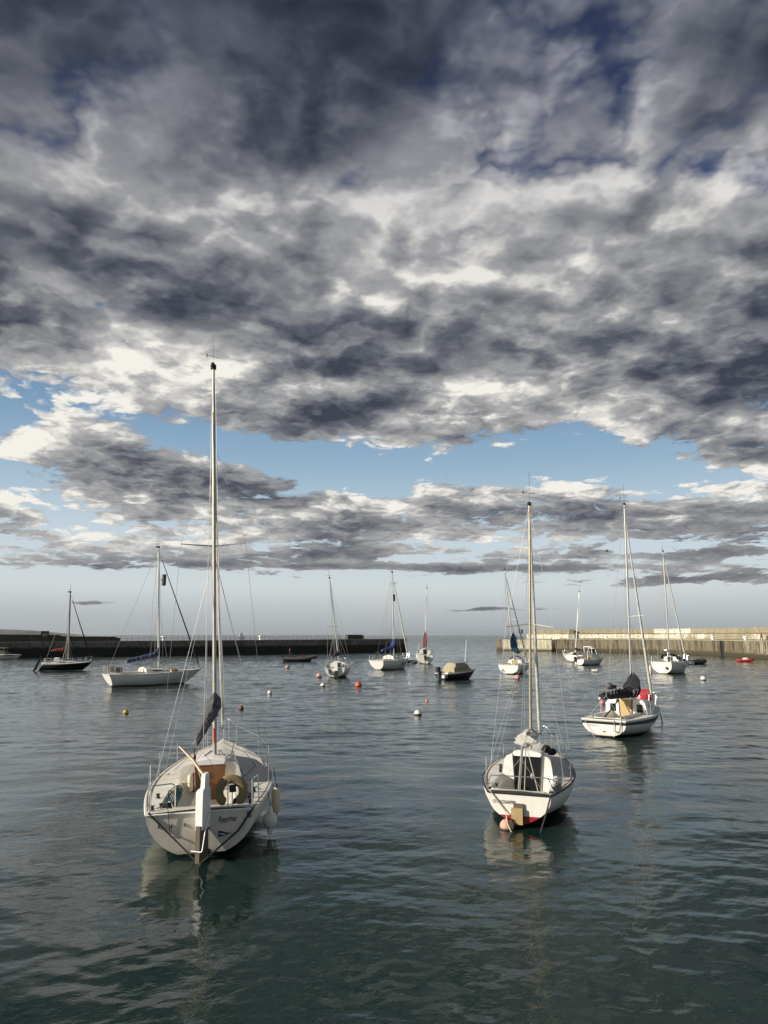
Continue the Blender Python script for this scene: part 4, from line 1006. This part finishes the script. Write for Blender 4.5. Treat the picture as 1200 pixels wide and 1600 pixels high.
mb = MB(); mb.lathe([(.001, 0), (.07, 0), (.07, .02), (.001, .02)], (-.36, 2.48, 1.30), 14, M=Matrix.Rotation(math.pi / 2, 3, 'X')); mb.build('compass', M['black'], b3)
top3 = local_on(b3, 975.5, 789, y=3.3)
build_rig(b3, H3, 3.3, 1.25, top3, r=.052, spread=((.42, .75),), furl=.05, wire_r=.006, halyards=2, wmat=M['wirelight'], stay_frac=.94)
be = local_on(b3, 937, 1091, y=.6); go_ = local_on(b3, 990, 1088, y=3.2)
build_boom(b3, go_, be, M['cblack'], ra=.55, rb=.26, peak=.62, seed=12, lumps=.12)
d_ = be - go_; ang = math.atan2(d_.y, d_.x)
sd_ = d_.normalized().cross(Vector((0, 0, 1))).normalized(); 
for t_, ch, mt_ in ((.23, '9', None), (.13, '7', None)):
    base_ = go_ + d_ * t_
    cand = [sd_, -sd_]; cam_l = (Matrix.Translation(b3.location) @ b3.rotation_euler.to_matrix().to_4x4()).inverted() @ Vector((0, 0, CAMH))
    out_ = max(cand, key=lambda v: v.dot(cam_l - base_))
    xax = (-d_).normalized(); zax = out_; yax = zax.cross(xax).normalized(); rotm = Matrix((xax, yax, zax)).transposed()
    lettering('sail_number', ch, .42, M['paintwhite'], b3, base_ + out_ * .38 + Vector((0, 0, .06)), rotm.to_euler(), shear=.2)
mb = MB()
for t_ in (.38, .47, .60, .70, .80, .93):
    c_ = go_ + d_ * t_; k_ = 1.02 - t_ * .30; ra_ = .17 * k_ + .05
    mb.tube([c_ + sd_ * (ra_ * 1.1 * math.sin(a)) + Vector((0, 0, .18 + (.29 - .12 * t_) * math.cos(a))) + d_.normalized() * (.06 * math.sin(a * 2 + t_ * 9)) for a in [2 * math.pi * i / 16 for i in range(17)]], .022, 5, cap=False)
mb.build('cover_lashing', mat('grey_lashing', (.22, .22, .22), .8, var=.2), b3)
mb = MB(); mb.ball(go_ + d_ * .72 + Vector((0, 0, .50)), .17, (1.1, 1, .9), 12); mb.ball(go_ + d_ * .60 + Vector((0, 0, .46)), .13, (1.3, 1, .7), 12); mb.build('furled_sail_bundle', M['cgrey'], b3)
build_pulpit(b3, H3, h=.5, r=.016); build_lifelines(b3, H3, 2.4, 4.8, 3, h=.5, wire=0.0036, r=.014, lines=(1,))
mb = MB(); mb.tube(polyline_round([on_transom(b3, H3, 962, 1122, .03), on_transom(b3, H3, 960, 1143, .08), on_transom(b3, H3, 970, 1144, .08), on_transom(b3, H3, 973, 1124, .03)], .06), .018, 6); mb.build('stern_ladder', M['steel'], b3)
mb = MB(); mb.tube([(-.2, 2.2, 1.35), (-.35, .9, .72)], .03, 6); mb.tube([(-.35, .9, .72), (-.37, .85, .62)], .06, 6); mb.build('tiller', M['black'], b3)
p = on_transom(b3, H3, 929, 1134, .014); lettering('boat_name', 'SIRIUS', .12, M['ribgrey'], b3, (p.x, p.y, p.z), (R(90), 0, 0), width=.42)
mb = MB(); mb.box(on_transom(b3, H3, 944, 1143, .02), (.10, .03, .04)); mb.build('exhaust', M['black'], b3, 0)
for q in ((915, 1124, 930, 1152), (972, 1128, 960, 1152)):
    mb = MB(); mb.tube([on_transom(b3, H3, q[0], q[1], .03), on_transom(b3, H3, q[2], q[3], .10)], .012, 5); mb.build('mooring_line', M['rope'], b3)
mb = MB(); bw_ = Vector((0, H3.L - .1, .9)); mb.tube([bw_, bw_ + Vector((.1, .6, -.35)), bw_ + Vector((.15, .9, -1.2))], .03, 6); mb.build('bow_chain', M['black'], b3)

# ============================================================ the yachts farther out
def mast_station(b, H, px, z):
    best = None
    for k in range(200):
        y = H.L * (.30 + .38 * k / 199); P = to_world(b, (0, y, z)); d = P.y * math.cos(PITCH) + (P.z - CAMH) * math.sin(PITCH)
        e = abs(P.x / d * FPX + 600 - px)
        if best is None or e < best[0]: best = (e, y)
    return best[1]
def sloop(px, py, heading, heel, L, B, fs, fb, label, mast_px, mast_y, hullm='hull_plain', transm=None, ws=.68, rakes=-.2, rakeb=1.2, furl=None, furl_mat=None, cover=None, boom_end=None, boomz=1.0, ra=.3, rb=.15, peak=.5,
          spread=((.45, .8),), wire=0.0086, cab=(.30, .30), r=.07, stripe=None, board='glass', rudder=None, hood=None, foot=None, sag=.05, full=2.2, mastz=None, mat_=None, stay=.97, backs=True, wmat=None, cabl=.42):
    b = boat_root('sailing_boat', px, py, heading, heel); tag(b, label, 'sailing boat', 'sailing boats moored in the harbour')
    H = Hull(L, B, fs, fb, ws=ws, sag=sag, zt=.0, rakes=rakes, rakeb=rakeb, full=full)
    y0, y1 = .3, L * .32; wc = B * .23
    build_hull(b, H, M[hullm], M[transm or hullm], (y0, y1, wc), nt=24, nu=10, strake=M['gel'] if hullm != 'hullblack' else M['gel'], strake_r=.03)
    zs = build_cockpit(b, H, y0, y1, wc, seat=.15, floor=.42, wf=wc * .5, coam=.14, mat_=M['gel'])
    build_cabin(b, H, y1, L * (.32 + cabl), B * .31, B * .16, cab[0] + .12, cab[1] * .6, win=[(.15, .48, .35, .75), (.55, .75, .35, .72)], floor=.42, zs=zs, board=M[board], bw=.28, hatchw=.33)
    mz = mastz or fs + cab[0] + .12
    if foot: mast_y = mast_station(b, H, foot, mz)
    b['mast_y'] = mast_y; top = local_on(b, mast_px[0], mast_px[1], y=mast_y)
    build_rig(b, H, mast_y, mz, top, r=r, mat_=mat_, spread=spread, furl=furl, furl_mat=furl_mat, wire_r=wire, halyards=2, wmat=wmat, stay_frac=stay, back=backs)
    if boom_end:
        a = Vector((0, mast_y - .1, mz + boomz)); e = local_on(b, boom_end[0], boom_end[1], y=boom_end[2])
        build_boom(b, a, e, M[cover] if cover else None, ra=ra, rb=rb, peak=peak, boomr=.06, seed=int(px))
    build_pulpit(b, H, h=.6, r=.022); build_pushpit(b, H, h=.6, r=.022, fwd=.8, gap=.3)
    build_lifelines(b, H, L * .32, L * .75, 4, h=.6, wire=0.0050, r=.018)
    if rudder: build_rudder(b, H, top=.25, w=.4, mat_=M[rudder])
    if hood:
        m = MB(); rings = []
        for k in range(5):
            u = k / 4; y = y1 + .9 - 1.3 * u; h = .18 + .45 * math.sin(u * math.pi / 2); w_ = B * .31
            rings.append([Vector((w_ * math.cos(a), y, fs + cab[0] * .6 + h * math.sin(a) ** .6 if math.sin(a) > 0 else fs + cab[0] * .6)) for a in [math.pi * j / 12 for j in range(13)]])
        m.rings(rings, closed=False, cap=False); m.build('spray_hood', M[hood], b, 60)
    return b, H
# long white yacht with navy boom cover
b4, H4 = sloop(174, 1073, 48, 0, 8.1, 2.7, 1.02, 1.22, 'long white yacht seen side on with a navy boom cover, left of the tallest mast', (248, 856), 5.2, foot=248, hullm='hull_plain', ws=.55, rakes=-.55, rakeb=1.6,
   cover='cblue', boom_end=(197, 1035, 1.9), boomz=1.05, ra=.42, rb=.34, peak=.35, spread=((.50, .85),), wire=0.0115, cab=(.26, .2), r=.085, furl=.05, furl_mat=M['cblack'], board='cream', mastz=1.45)
mb = MB(); h_ = local_on(b4, 252, 906, y=b4['mast_y']); mb.lathe([(.12, -.5), (.19, -.45), (.19, .45), (.12, .5)], h_ + Vector((.0, .25, 0)), 14); mb.box(h_ + Vector((0, .1, 0)), (.05, .3, .08)); mb.build('radar_reflector', M['ribgrey'], b4)
mb = MB()
for s__ in (1, -1):
    e = H4.edge(.1, s__, .1); mb.box(e + Vector((0, .1, .35)), (.06, .55, .40))
mb.build('dodger_cloth', M['ctan'], b4, 0)
mb = MB(); mb.box(H4.edge(5.0, 1, .25) + Vector((0, 0, .12)), (.3, .55, .22)); mb.build('yellow_locker_bag', mat('mustard_bag', (.40, .27, .10), .7), b4, 30)
# black yacht, far left
b5, H5 = sloop(60, 1048.5, 74, 0, 5.9, 2.4, .85, 1.05, 'black-hulled yacht with a dark red boom cover in front of the dark pier, far left', (110, 926), 4.0, foot=106.5, hullm='hullblack', transm='hull_plain', ws=.6, rakes=.55, rakeb=1.1,
   cover='cred', boom_end=(81, 1017, 1.2), boomz=1.0, ra=.62, rb=.30, peak=.5, spread=((.43, .75),), wire=0.0115, cab=(.24, .2), r=.09, furl=.06, furl_mat=M['cblack'], mastz=1.3)
mb = MB(); mb.rings([[Vector((.62 * math.cos(a_), y_, 1.12 + h_ * math.sin(a_) ** .7 if math.sin(a_) > 1e-6 else 1.12)) for a_ in [math.pi * j / 12 for j in range(13)]] for y_, h_ in ((1.7, .45), (2.2, .42), (2.6, .10))], closed=False, cap=False); mb.build('spray_hood', M['gel'], b5, 30)
mb = MB(); mb.prism([(-.04, -.2, .2), (-.04, -.75, -.3), (-.04, .10, 1.75), (-.04, .30, 1.65)], (1, 0, 0), .10); mb.build('lifted_rudder', M['black'], b5, 0)
# white boat seen from astern, left of centre
b8, H8 = sloop(524, 1059, 4, -3.5, 7.2, 2.55, .95, 1.1, 'white yacht seen from astern with white rudder head and leaning mast', (515, 904), 3.2, ws=.78, rakes=-.1,
   cover='cblack', boom_end=(518, 1027, 1.4), boomz=.75, ra=.35, rb=.3, peak=.15, spread=((.42, .75),), wire=0.0115, cab=(.35, .3), r=.085)
mb = MB(); mb.box((.12, -.22, 1.15), (.36, .12, .95)); ru = mb.build('rudder_head', M['paintwhite'], b8, 0)
mb = MB(); mb.box((.12, -.20, .25), (.34, .1, .84)); mb.build('rudder_blade', M['black'], b8, 0)
mb = MB()
for k in range(9): mb.tube([(-.6 + .05 * math.sin(k * 3), -.16, .95 - .02 * k), (-.5 + .12 * math.sin(k), -.2, .62 - .03 * k), (-.35, -.16, .35 - .02 * k)], .028, 5)
mb.build('hanging_lines', M['darkrope'], b8)
MB().box((-.75, .3, 1.15), (.25, .3, .35), taper=.7).build('stowed_bag', M['cgrey'], b8); MB().box((.8, .4, 1.1), (.3, .3, .3), taper=.7).build('stowed_bag', M['cgrey'], b8)
# white yacht with royal blue cover in front of the pier end
b9, H9 = sloop(591, 1047, 36, 0, 6.6, 2.6, 1.15, 1.35, 'white yacht with a royal blue boom cover moored before the end of the dark pier', (613, 895), 3.6, foot=615.5, ws=.82, rakes=-.5, rakeb=1.0,
   cover='croyal', boom_end=(596, 1017, 1.2), boomz=1.15, ra=.40, rb=.25, peak=.8, spread=((.47, .85),), wire=0.0122, cab=(.36, .28), r=.095, furl=.075, mastz=1.5, board='cream')
mb = MB(); mb.lathe([(.12, -.45), (.19, -.4), (.19, .4), (.12, .45)], local_on(b9, 615, 934, y=b9['mast_y'] + .25), 12); mb.build('radar_reflector', M['ribgrey'], b9)
mb = MB(); q_ = H9.edge(3.4, 1, -.04); mb.box(q_ + Vector((0, 0, -.52)), (.05, .16, .50)); mb.box(H9.edge(4.2, 1, -.03) + Vector((0, 0, -.48)), (.04, .12, .35)); mb.build('side_emblem', M['navy'], b9, 0)
# small white yacht in the harbour mouth
b10, H10 = sloop(664, 1037.5, 3, 1.2, 7.0, 2.75, 1.35, 1.45, 'small white yacht seen from astern in the harbour mouth, red sail bundle at the mast', (667, 920), 2.9, ws=.85, rakes=-.05, full=3.2,
   cover='cred', boom_end=(663.5, 1013, 2.0), boomz=1.2, ra=.38, rb=.3, peak=1.2, spread=((.36, .9),), wire=0.0130, cab=(.62, .45), r=.085, mat_=M['alu'], wmat=M['wirelight'])
build_outboard(b10, (.02, -.28, .85), 1.2)
# white yacht with sea-blue cover, left of the sunlit pier head
b12, H12 = sloop(795, 1053.5, 30, 0, 6.2, 2.7, 1.0, 1.15, 'white yacht with a sea-blue sail cover moored in front of the sunlit pier head', (788.5, 891), 3.3, foot=799, ws=.82, rakes=-.15, full=3.2,
   cover='csea', boom_end=(811, 1021, 1.5), boomz=1.0, ra=.75, rb=.35, peak=1.4, spread=((.44, .85),), wire=0.0108, cab=(.36, .3), r=.085, furl=.06, furl_mat=M['cgrey'], board='ply')
p = on_transom(b12, H12, 786, 1046.5, .02); lettering('sail_number_on_transom', 'A', .6, M['ink'], b12, (p.x, p.y, p.z - .25), (R(90), 0, 0))
mb = MB()
for i in range(2): mb.tube([Vector((H12.B * .30 * math.cos(a), 2.2 + .35 * i, 1.25 + .62 * math.sin(a))) for a in [math.pi * j / 14 for j in range(15)]], .035, 6)
mb.build('hood_frame', M['black'], b12)
# white yacht at the right with dark cockpit tent
b14, H14 = sloop(1036, 1053, 46, 0, 6.0, 2.9, 1.3, 1.35, 'white yacht with a dark cockpit tent moored close to the sunlit pier, far right', (1036, 862), 2.6, foot=1040, ws=.80, rakes=-.35, rakeb=.7, full=3.2,
   boom_end=None, spread=((.49, .8),), wire=0.0101, cab=(.40, .3), r=.085, furl=.07, board='glass', hood='cblue', wmat=M['wirelight'])
mb = MB(); mb.box((0, 1.9, 2.55), (.35, 2.0, .12)); mb.tube([(0, 1.4, 1.8), (0, 1.4, 2.5)], .05, 6); mb.build('boom', M['paintwhite'], b14)
mb = MB(); mb.rings([[Vector((x_, y_, 1.20 + h_ * math.sin(a_))) for a_, x_ in [(math.pi * j / 10, .95 * math.cos(math.pi * j / 10)) for j in range(11)]] for y_, h_ in ((2.4, .55), (3.0, .75), (3.7, .62), (4.3, .35))], closed=False, cap=False); mb.build('boat_tent', M['cblue'], b14, 60)
mb = MB(); p = on_transom(b14, H14, 1043, 1044, .03); mb.lathe([(.01, 0), (.17, 0), (.17, .05), (.01, .05)], p, 16, M=Matrix.Rotation(math.pi / 2, 3, 'X')); mb.build('round_port', M['black'], b14)
fe = to_world(b14, (-1.35, -.2, .35)); fender('fender', fe, .17, .9, M['cream'], 'cream fender at the left stern corner of the yacht with the dark cockpit tent', False)['group'] = 'fenders on yachts'
p = H14.pt(.30, .30, 1, .02); lettering('boat_name', 'BAVARIA', .26, M['ribgrey'], b14, p, (R(90), 0, R(84)), width=1.3)
# sailing boat behind the motor cruiser
b13, H13 = sloop(908, 1035.5, -14, 0, 5.6, 2.2, .95, 1.15, 'white yacht with a thin bare mast lying behind the motor cruiser by the sunlit pier', (905, 925), 2.6, foot=905, ws=.7,
   cover='cblack', boom_end=(915, 1018, .6), boomz=.5, ra=.30, rb=.25, peak=.1, spread=((.40, .6),), wire=0.0086, cab=(.40, .3), r=.075, wmat=M['wirelight'])

# ============================================================ motor boats
def motor_hull(b, L, B, fs, fb, hm, tm=None, ws=.9, rakeb=.9, open_=True, strake=None, full=2.6):
    H = Hull(L, B, fs, fb, ws=ws, sag=0, zt=-.02, rakes=-.02, rakeb=rakeb, full=full, bowp=2.4)
    build_hull(b, H, hm, tm or hm, (.15, L * .58, B * .36), nt=22, nu=9, strake=strake, strake_r=.03)
    zs = build_cockpit(b, H, .15, L * .58, B * .36, seat=.2, floor=.4, wf=B * .25, coam=.05, mat_=M['gel'])
    return H, zs
# dark launch with tan canopy
b11 = boat_root('motor_boat', 690, 1063, 52, 0); tag(b11, 'dark-hulled motor boat with a tan canopy and a black outboard, right of centre', 'motor boat', 'motor boats in the harbour')
H11, z_ = motor_hull(b11, 4.5, 1.95, .62, .95, M['hulldark'], strake=M['gel'])
mb = MB(); rings = []
for y_, w_, h_ in ((.9, .80, .45), (1.2, .76, .85), (2.2, .74, .92), (2.8, .70, .82), (3.3, .62, .30)):
    rings.append([Vector((w_, y_, .68)), Vector((w_ * .96, y_, .68 + h_ * .8)), Vector((w_ * .75, y_, .68 + h_)), Vector((0, y_, .68 + h_ * 1.08)), Vector((-w_ * .75, y_, .68 + h_)), Vector((-w_ * .96, y_, .68 + h_ * .8)), Vector((-w_, y_, .68))])
mb.rings(rings, closed=False, cap=False); mb.add(rings[0], [tuple(range(7))]); mb.build('canopy', M['ctan'], b11, 40)
mb = MB(); mb.tube([(.80, 1.0, .9), (.78, 2.9, 1.25)], .02, 5); mb.build('canopy_rope', M['brownred'], b11)
mb = MB(); mb.tube([(.1, 3.0, 1.7), (.35, 3.0, 3.8)], [.035, .02], 6); mb.build('antenna_pole', M['paintwhite'], b11)
build_outboard(b11, (-.1, -.22, .80), 1.25); build_pulpit(b11, H11, h=.35, r=.02, back=1.2)
mb = MB(); mb.ball((-.5, .4, .78), .13); mb.box((.45, -.1, .35), (.35, .25, .25)); mb.build('white_canister', M['whitebuoy'], b11)
# motor cruiser in front of the pier
b15 = boat_root('motor_boat', 905, 1039.5, 58, 0); tag(b15, 'small white motor cruiser with an open framed wheelhouse in front of the sunlit pier', 'motor boat', 'motor boats in the harbour')
H15, z_ = motor_hull(b15, 5.0, 2.0, .75, 1.0, M['hull_plain'])
mb = MB(); mb.rings([[Vector((x_, y_, .9)), Vector((x_ * .95, y_ + .05, zt_))] for x_, y_, zt_ in ((.75, 1.9, 1.7), (.7, 2.8, 1.5), (.45, 3.6, 1.15), (0, 3.9, 1.1), (-.45, 3.6, 1.15), (-.7, 2.8, 1.5), (-.75, 1.9, 1.7))], closed=False, cap=False)
mb.add([(.71, 1.95, 1.7), (.67, 2.85, 1.5), (.43, 3.65, 1.15), (0, 3.95, 1.1), (-.43, 3.65, 1.15), (-.67, 2.85, 1.5), (-.71, 1.95, 1.7)], [(0, 1, 2, 3, 4, 5, 6)]); mb.build('cuddy', M['gel'], b15, 30)
mb = MB()
for sx in (-.7, .7): mb.tube(polyline_round([(sx, 1.9, 1.7), (sx, 1.8, 2.55), (sx * .9, 2.6, 2.35), (sx * .9, 2.9, 1.55)], .1), .05, 6)
mb.tube([(-.7, 1.8, 2.53), (.7, 1.8, 2.53)], .05, 6); mb.tube([(-.64, 2.6, 2.33), (.64, 2.6, 2.33)], .04, 6); mb.tube([(.8, .9, .75), (.75, .9, 2.0)], .04, 6); mb.build('wheelhouse_frame', M['paintwhite'], b15)
mb = MB(); mb.add([(-.62, 2.62, 2.3), (.62, 2.62, 2.3), (.62, 2.88, 1.6), (-.62, 2.88, 1.6)], [(0, 1, 2, 3)]); mb.build('windscreen', M['glass'], b15, 0)
mb = MB(); mb.box((0, 1.2, .85), (1.2, .8, .35)); mb.build('brown_seat', mat('brown_cushion', (.22, .15, .07), .7), b15, 0)
build_outboard(b15, (-.5, -.22, .75), 1.1, tilt=R(-35)); build_pulpit(b15, H15, h=.5, r=.02, back=1.2)
# motor boat cut by the left edge
b6 = boat_root('motor_boat', -22, 1030, 86, 0); tag(b6, 'pale motor boat with a dark stripe, cut off by the left edge of the picture', 'motor boat', 'motor boats in the harbour')
H6, z_ = motor_hull(b6, 6.0, 2.3, .75, .80, M['gel'])
hull_stripe(b6, H6, .06, .22, M['stripe'], 0, .85, transom=True)
mb = MB(); mb.rings([[Vector((x_ * w_, y_, .8 + h_ * zz_)) for x_, zz_ in ((1, 0), (.9, .8), (.6, 1), (-.6, 1), (-.9, .8), (-1, 0))] for y_, w_, h_ in ((1.2, .8, .75), (2.8, .8, .8), (4.0, .6, .15))], closed=False, cap=False); mb.build('cabin', M['ribgrey'], b6, 30)
mb = MB(); mb.box((0, 2.0, 1.95), (1.7, 3.0, .06)); [mb.tube([(sx, y_, .8), (sx, y_, 1.95)], .03, 5) for sx in (-.75, .75) for y_ in (.8, 3.2)]; mb.build('sun_canopy', M['ctan'], b6, 0)
# rigid inflatable with its driver
b7 = boat_root('inflatable_boat', 445, 1033.5, 83, 0); tag(b7, 'dark grey inflatable boat with a standing driver, passing in front of the pier', 'inflatable boat', 'inflatable boats in the harbour')
mb = MB(); path = [(-.85, -.3, .42), (-.85, 1.5, .42), (-.82, 3.2, .46), (-.5, 4.5, .62), (0, 5.1, .78), (.5, 4.5, .62), (.82, 3.2, .46), (.85, 1.5, .42), (.85, -.3, .42)]
mb.tube(polyline_round(path, .8, 5), .30, 12); mb.build('air_tube', M['ribgrey'], b7)
mb = MB(); mb.rings([[Vector((x_, y_, z_)) for x_, z_ in ((-.8, .35), (-.5, .0), (0, -.2), (.5, .0), (.8, .35))] for y_ in (0, 2.5)] + [[Vector((x_ * .6, 4.2, z_ + .15)) for x_, z_ in ((-.8, .4), (-.5, .1), (0, -.1), (.5, .1), (.8, .4))]], closed=False, cap=False); mb.box((0, .05, .5), (1.3, .08, .5)); mb.build('hull', M['black'], b7, 30)
mb = MB(); mb.box((0, 2.9, .75), (.6, .5, .75), taper=.8); mb.build('console', M['cred'], b7, 0)
mb = MB(); mb.box((0, 1.4, .62), (.45, .8, .45)); mb.tube([(0, 2.0, .7), (0, 2.0, 1.1)], .04, 5); mb.build('jockey_seat', M['black'], b7, 0)
build_outboard(b7, (0, -.2, .75), 1.2)
person(to_world(b7, (0, .75, .30)), 83, 'person in dark clothes standing at the stern of the grey inflatable boat', M['jacket'], M['jacket'], M['hair'], arms=((0, .2), (0, .1)))
# dinghies lying behind yachts
def dinghy(px, py, heading, L, label, tube, r=.2, motor=True):
    d = boat_root('inflatable_dinghy', px, py, heading); tag(d, label, 'dinghy', 'dinghies in the harbour'); w_ = L * .26
    MB().tube(polyline_round([(-w_, -.2, r), (-w_, L * .6, r), (-w_ * .5, L * .92, r * 1.6), (0, L, r * 1.8), (w_ * .5, L * .92, r * 1.6), (w_, L * .6, r), (w_, -.2, r)], .4, 4), r, 12).build('air_tube', tube, d)
    MB().box((0, L * .4, .12), (w_ * 1.8, L * .85, .06)).box((0, .02, .28), (w_ * 1.8, .06, .36)).build('floor', M['ribgrey'], d, 0)
    if motor: build_outboard(d, (0, -.15, .42), .9)
    return d
dinghy(637, 1038, 20, 3.0, 'dark dinghy with an outboard lying behind the yacht with the royal blue cover', M['black'])
dinghy(1076, 1038, 60, 3.4, 'dark dinghy with an outboard lying behind the yacht with the dark cockpit tent', M['black'], r=.28)
dg_ = dinghy(1155, 1034, 100, 2.1, 'small red dinghy with a white bundle aboard, below the ladder of the sunlit pier', M['red'], motor=False)
MB().ball((0, 1.0, .45), .34, (1.1, 1.5, .6), 14).build('white_bundle', M['whitebuoy'], dg_); MB().ball((0, 1.9, .42), .28, (1, 1.2, .7), 12).build('dark_bundle', M['cblack'], dg_)

# ============================================================ buoys
def weedy(mt, band):
    m = mt.copy(); g = NT(m.node_tree); p = g.n['Principled BSDF']; src = p.inputs['Base Color'].links[0].from_socket
    tc = g.n.new('ShaderNodeTexCoord').outputs['Object']; z = g.sep(tc)[2]; e = g.math('ADD', z, g.math('MULTIPLY', g.noise(tc, 12, 4, .6), band * .8))
    c = g.mix(g.ramp(e, band * 1.5, band * .8, 0, .85), src, (.035, .035, .018)); g.put(p.inputs['Base Color'], c); return m
def buoy(px, py, r, mt, label, kind='ball', ring=None):
    mt = weedy(mt, r * .35)
    p = water_at(px, py); p.z = 0; b = empty('mooring_buoy', p); tag(b, label, 'buoy', 'mooring buoys'); rot = Matrix.Rotation(R(12 + px % 9), 3, 'Y')
    if kind == 'ball': MB().ball((0, 0, r * .45), r, (1, 1, .95), 18, M=rot).build('float', mt, b)
    elif kind == 'drum': MB().lathe([(r * .7, -r * .7), (r * .95, -r * .4), (r, 0), (r, r * .9), (r * .8, r * 1.25), (r * .3, r * 1.35)], (0, 0, r * .2), 20, M=Matrix.Rotation(R(60), 3, 'Y')).build('float', mt, b)
    elif kind == 'box': MB().lathe([(r * .6, -r * 1.1), (r * .75, -r), (r * .75, r), (r * .6, r * 1.1)], (0, 0, r * .35), 14, M=Matrix.Rotation(R(84), 3, 'Y')).build('float', mt, b)
    if abs(px - 653) < 1: MB().lathe([(r * .6, -r * .5), (r * 1.03, -r * .3), (r * 1.05, r * .45), (r * .98, r * .47)], n=20).build('dark_underside', M['black'], b)
    MB().lathe([(r * .2, 0), (r * .22, r * .25), (r * .05, r * .3)], rot @ Vector((0, 0, r * 1.32)) if kind == 'ball' else Vector((r * .4, -.1 * r, r * 1.0)), 10).build('eye', M['black'] if ring is None else ring, b)
    return b
BU = [(196.5, 1115, .15, 'yellow', 'small yellow buoy left of the tallest mast, below the long white yacht', 'ball'),
 (421.5, 1084, .17, 'whitebuoy', 'whitish buoy right of the tallest mast, beyond the small red one', 'ball'),
 (377, 1108, .14, 'brownred', 'small dark red buoy just right of the tallest mast', 'ball'),
 (449, 1044, .25, 'pink', 'pale pink buoy below the inflatable boat', 'ball'),
 (498.5, 1058, .28, 'salmon', 'salmon buoy at the left side of the yacht with the white rudder', 'ball'),
 (504.5, 1072.5, .20, 'whitebuoy', 'small white buoy below the yacht with the white rudder', 'ball'),
 (560, 1073, .28, 'orange', 'bright orange buoy between the stern-on yacht and the blue-covered yacht', 'ball'),
 (653, 1118, .205, 'whitebuoy', 'white buoy with a dark underside, alone in the middle of the harbour', 'ball'),
 (667, 1096, .10, 'pink', 'tiny pink buoy left of the dark-hulled motor boat', 'ball'),
 (636, 1034, .26, 'salmon', 'faint salmon buoy beside the end of the dark pier', 'ball'),
 (808.5, 1061, .28, 'pink', 'pink buoy under the stern of the yacht with the sea-blue cover', 'ball'),
 (929, 1050, .30, 'whitebuoy', 'white block-shaped float below the small motor cruiser', 'box'),
 (1099, 1062.5, .26, 'whitebuoy', 'round white buoy right of the yacht with the dark cockpit tent', 'ball'),
 (941, 1100, .17, 'pink', 'pink buoy under the end of the black boom cover', 'ball'),
 (949, 1101, .12, 'whitebuoy', 'small white buoy next to the pink one under the black boom cover', 'ball'),
 (972, 1103, .36, 'red', 'red float partly hidden below the middle of the black boom cover', 'drum'),
 (1003, 1096, .52, 'red', 'big red mooring buoy beside the mast of the yacht with the black boom cover', 'drum'),
 (792, 1296, .155, 'salmon', 'faded salmon buoy nudging the transom of the boat with the red band', 'ball'),
 (10, 1012, .0, '', '', '')]
for q in BU:
    if q[2]: buoy(q[0], q[1], q[2], M[q[3]], q[4], q[5])

# ============================================================ far sail and gull
p = water_at(377, 996.4); fs_ = empty('distant_sailboat', p, (0, 0, R(-70))); tag(fs_, 'tiny white-sailed boat far out on the horizon beyond the dark pier', 'sailing boat', 'sailing boats out at sea')
D_ = p.y; sc = D_ / FPX
mb = MB(); mb.rings([[Vector((x_ * w_ * sc * .5, y_ * sc, z_ * sc)) for x_, z_ in ((1, .9), (.7, -.2), (-.7, -.2), (-1, .9))] for y_, w_ in ((-4, .7), (0, 1.2), (3, .8), (5, .05))], True, True); mb.build('hull', M['gel'], fs_, 30)
mb = MB(); mb.tube([(0, 0, .8 * sc), (0, 0, 11.5 * sc)], .10 * sc, 6); mb.build('mast', M['alu'], fs_)
mb = MB(); mb.rings([[Vector((.6 * sc * math.sin(math.pi * j / 4) * (1 - k / 6), (-.15 - j * (1 - k / 6) ** .8) * sc, (1.8 + k * 1.6) * sc)) for j in range(5)] for k in range(7)], closed=False, cap=False); mb.build('mainsail', M['paintwhite'], fs_)
mb = MB(); mb.rings([[Vector((.5 * sc * math.sin(math.pi * j / 4) * (1 - k / 5), (.25 + j * .9 * (1 - k / 5)) * sc, (1.2 + k * 1.6) * sc)) for j in range(5)] for k in range(6)], closed=False, cap=False); mb.build('jib', M['paintwhite'], fs_)
g_ = empty('gull', at_depth(948.5, 861.5, 60), (R(12), R(-20), R(60))); tag(g_, 'dark gull in flight left of the mast of the black-covered yacht', 'bird')
mb = MB(); mb.rings([[Vector((math.cos(a) * r_, y_, math.sin(a) * r_)) for a in [2 * math.pi * j / 8 for j in range(8)]] for y_, r_ in ((-.2, .01), (-.1, .035), (.05, .05), (.16, .03), (.20, .03), (.25, .008))], True, True)
for s_ in (1, -1): mb.rings([[Vector((s_ * x_, y_ + c_, z_)), Vector((s_ * x_, y_ - c_, z_)), Vector((s_ * x_, y_ - c_ * .5, z_ + .012))] for x_, y_, z_, c_ in ((.02, .03, .02, .07), (.22, .06, .09, .06), (.45, -.04, .04, .01))], True, True)
mb.build('body', M['ribgrey'], g_)

# ============================================================ the hazy air between the harbour and the far hills
hz = bpy.data.materials.new('sea_haze'); hz.use_nodes = True; hn = hz.node_tree; hn.nodes.remove(hn.nodes['Principled BSDF'])
pv = hn.nodes.new('ShaderNodeVolumePrincipled'); pv.inputs['Density'].default_value = 3e-5; pv.inputs['Color'].default_value = (.80, .84, .88, 1); pv.inputs['Anisotropy'].default_value = .3
hn.links.new(pv.outputs[0], hn.nodes['Material Output'].inputs['Volume'])
tag(MB().box((0, 14900, 49), (30200, 30200, 104)).build('haze', hz, None, 0), kind='stuff')
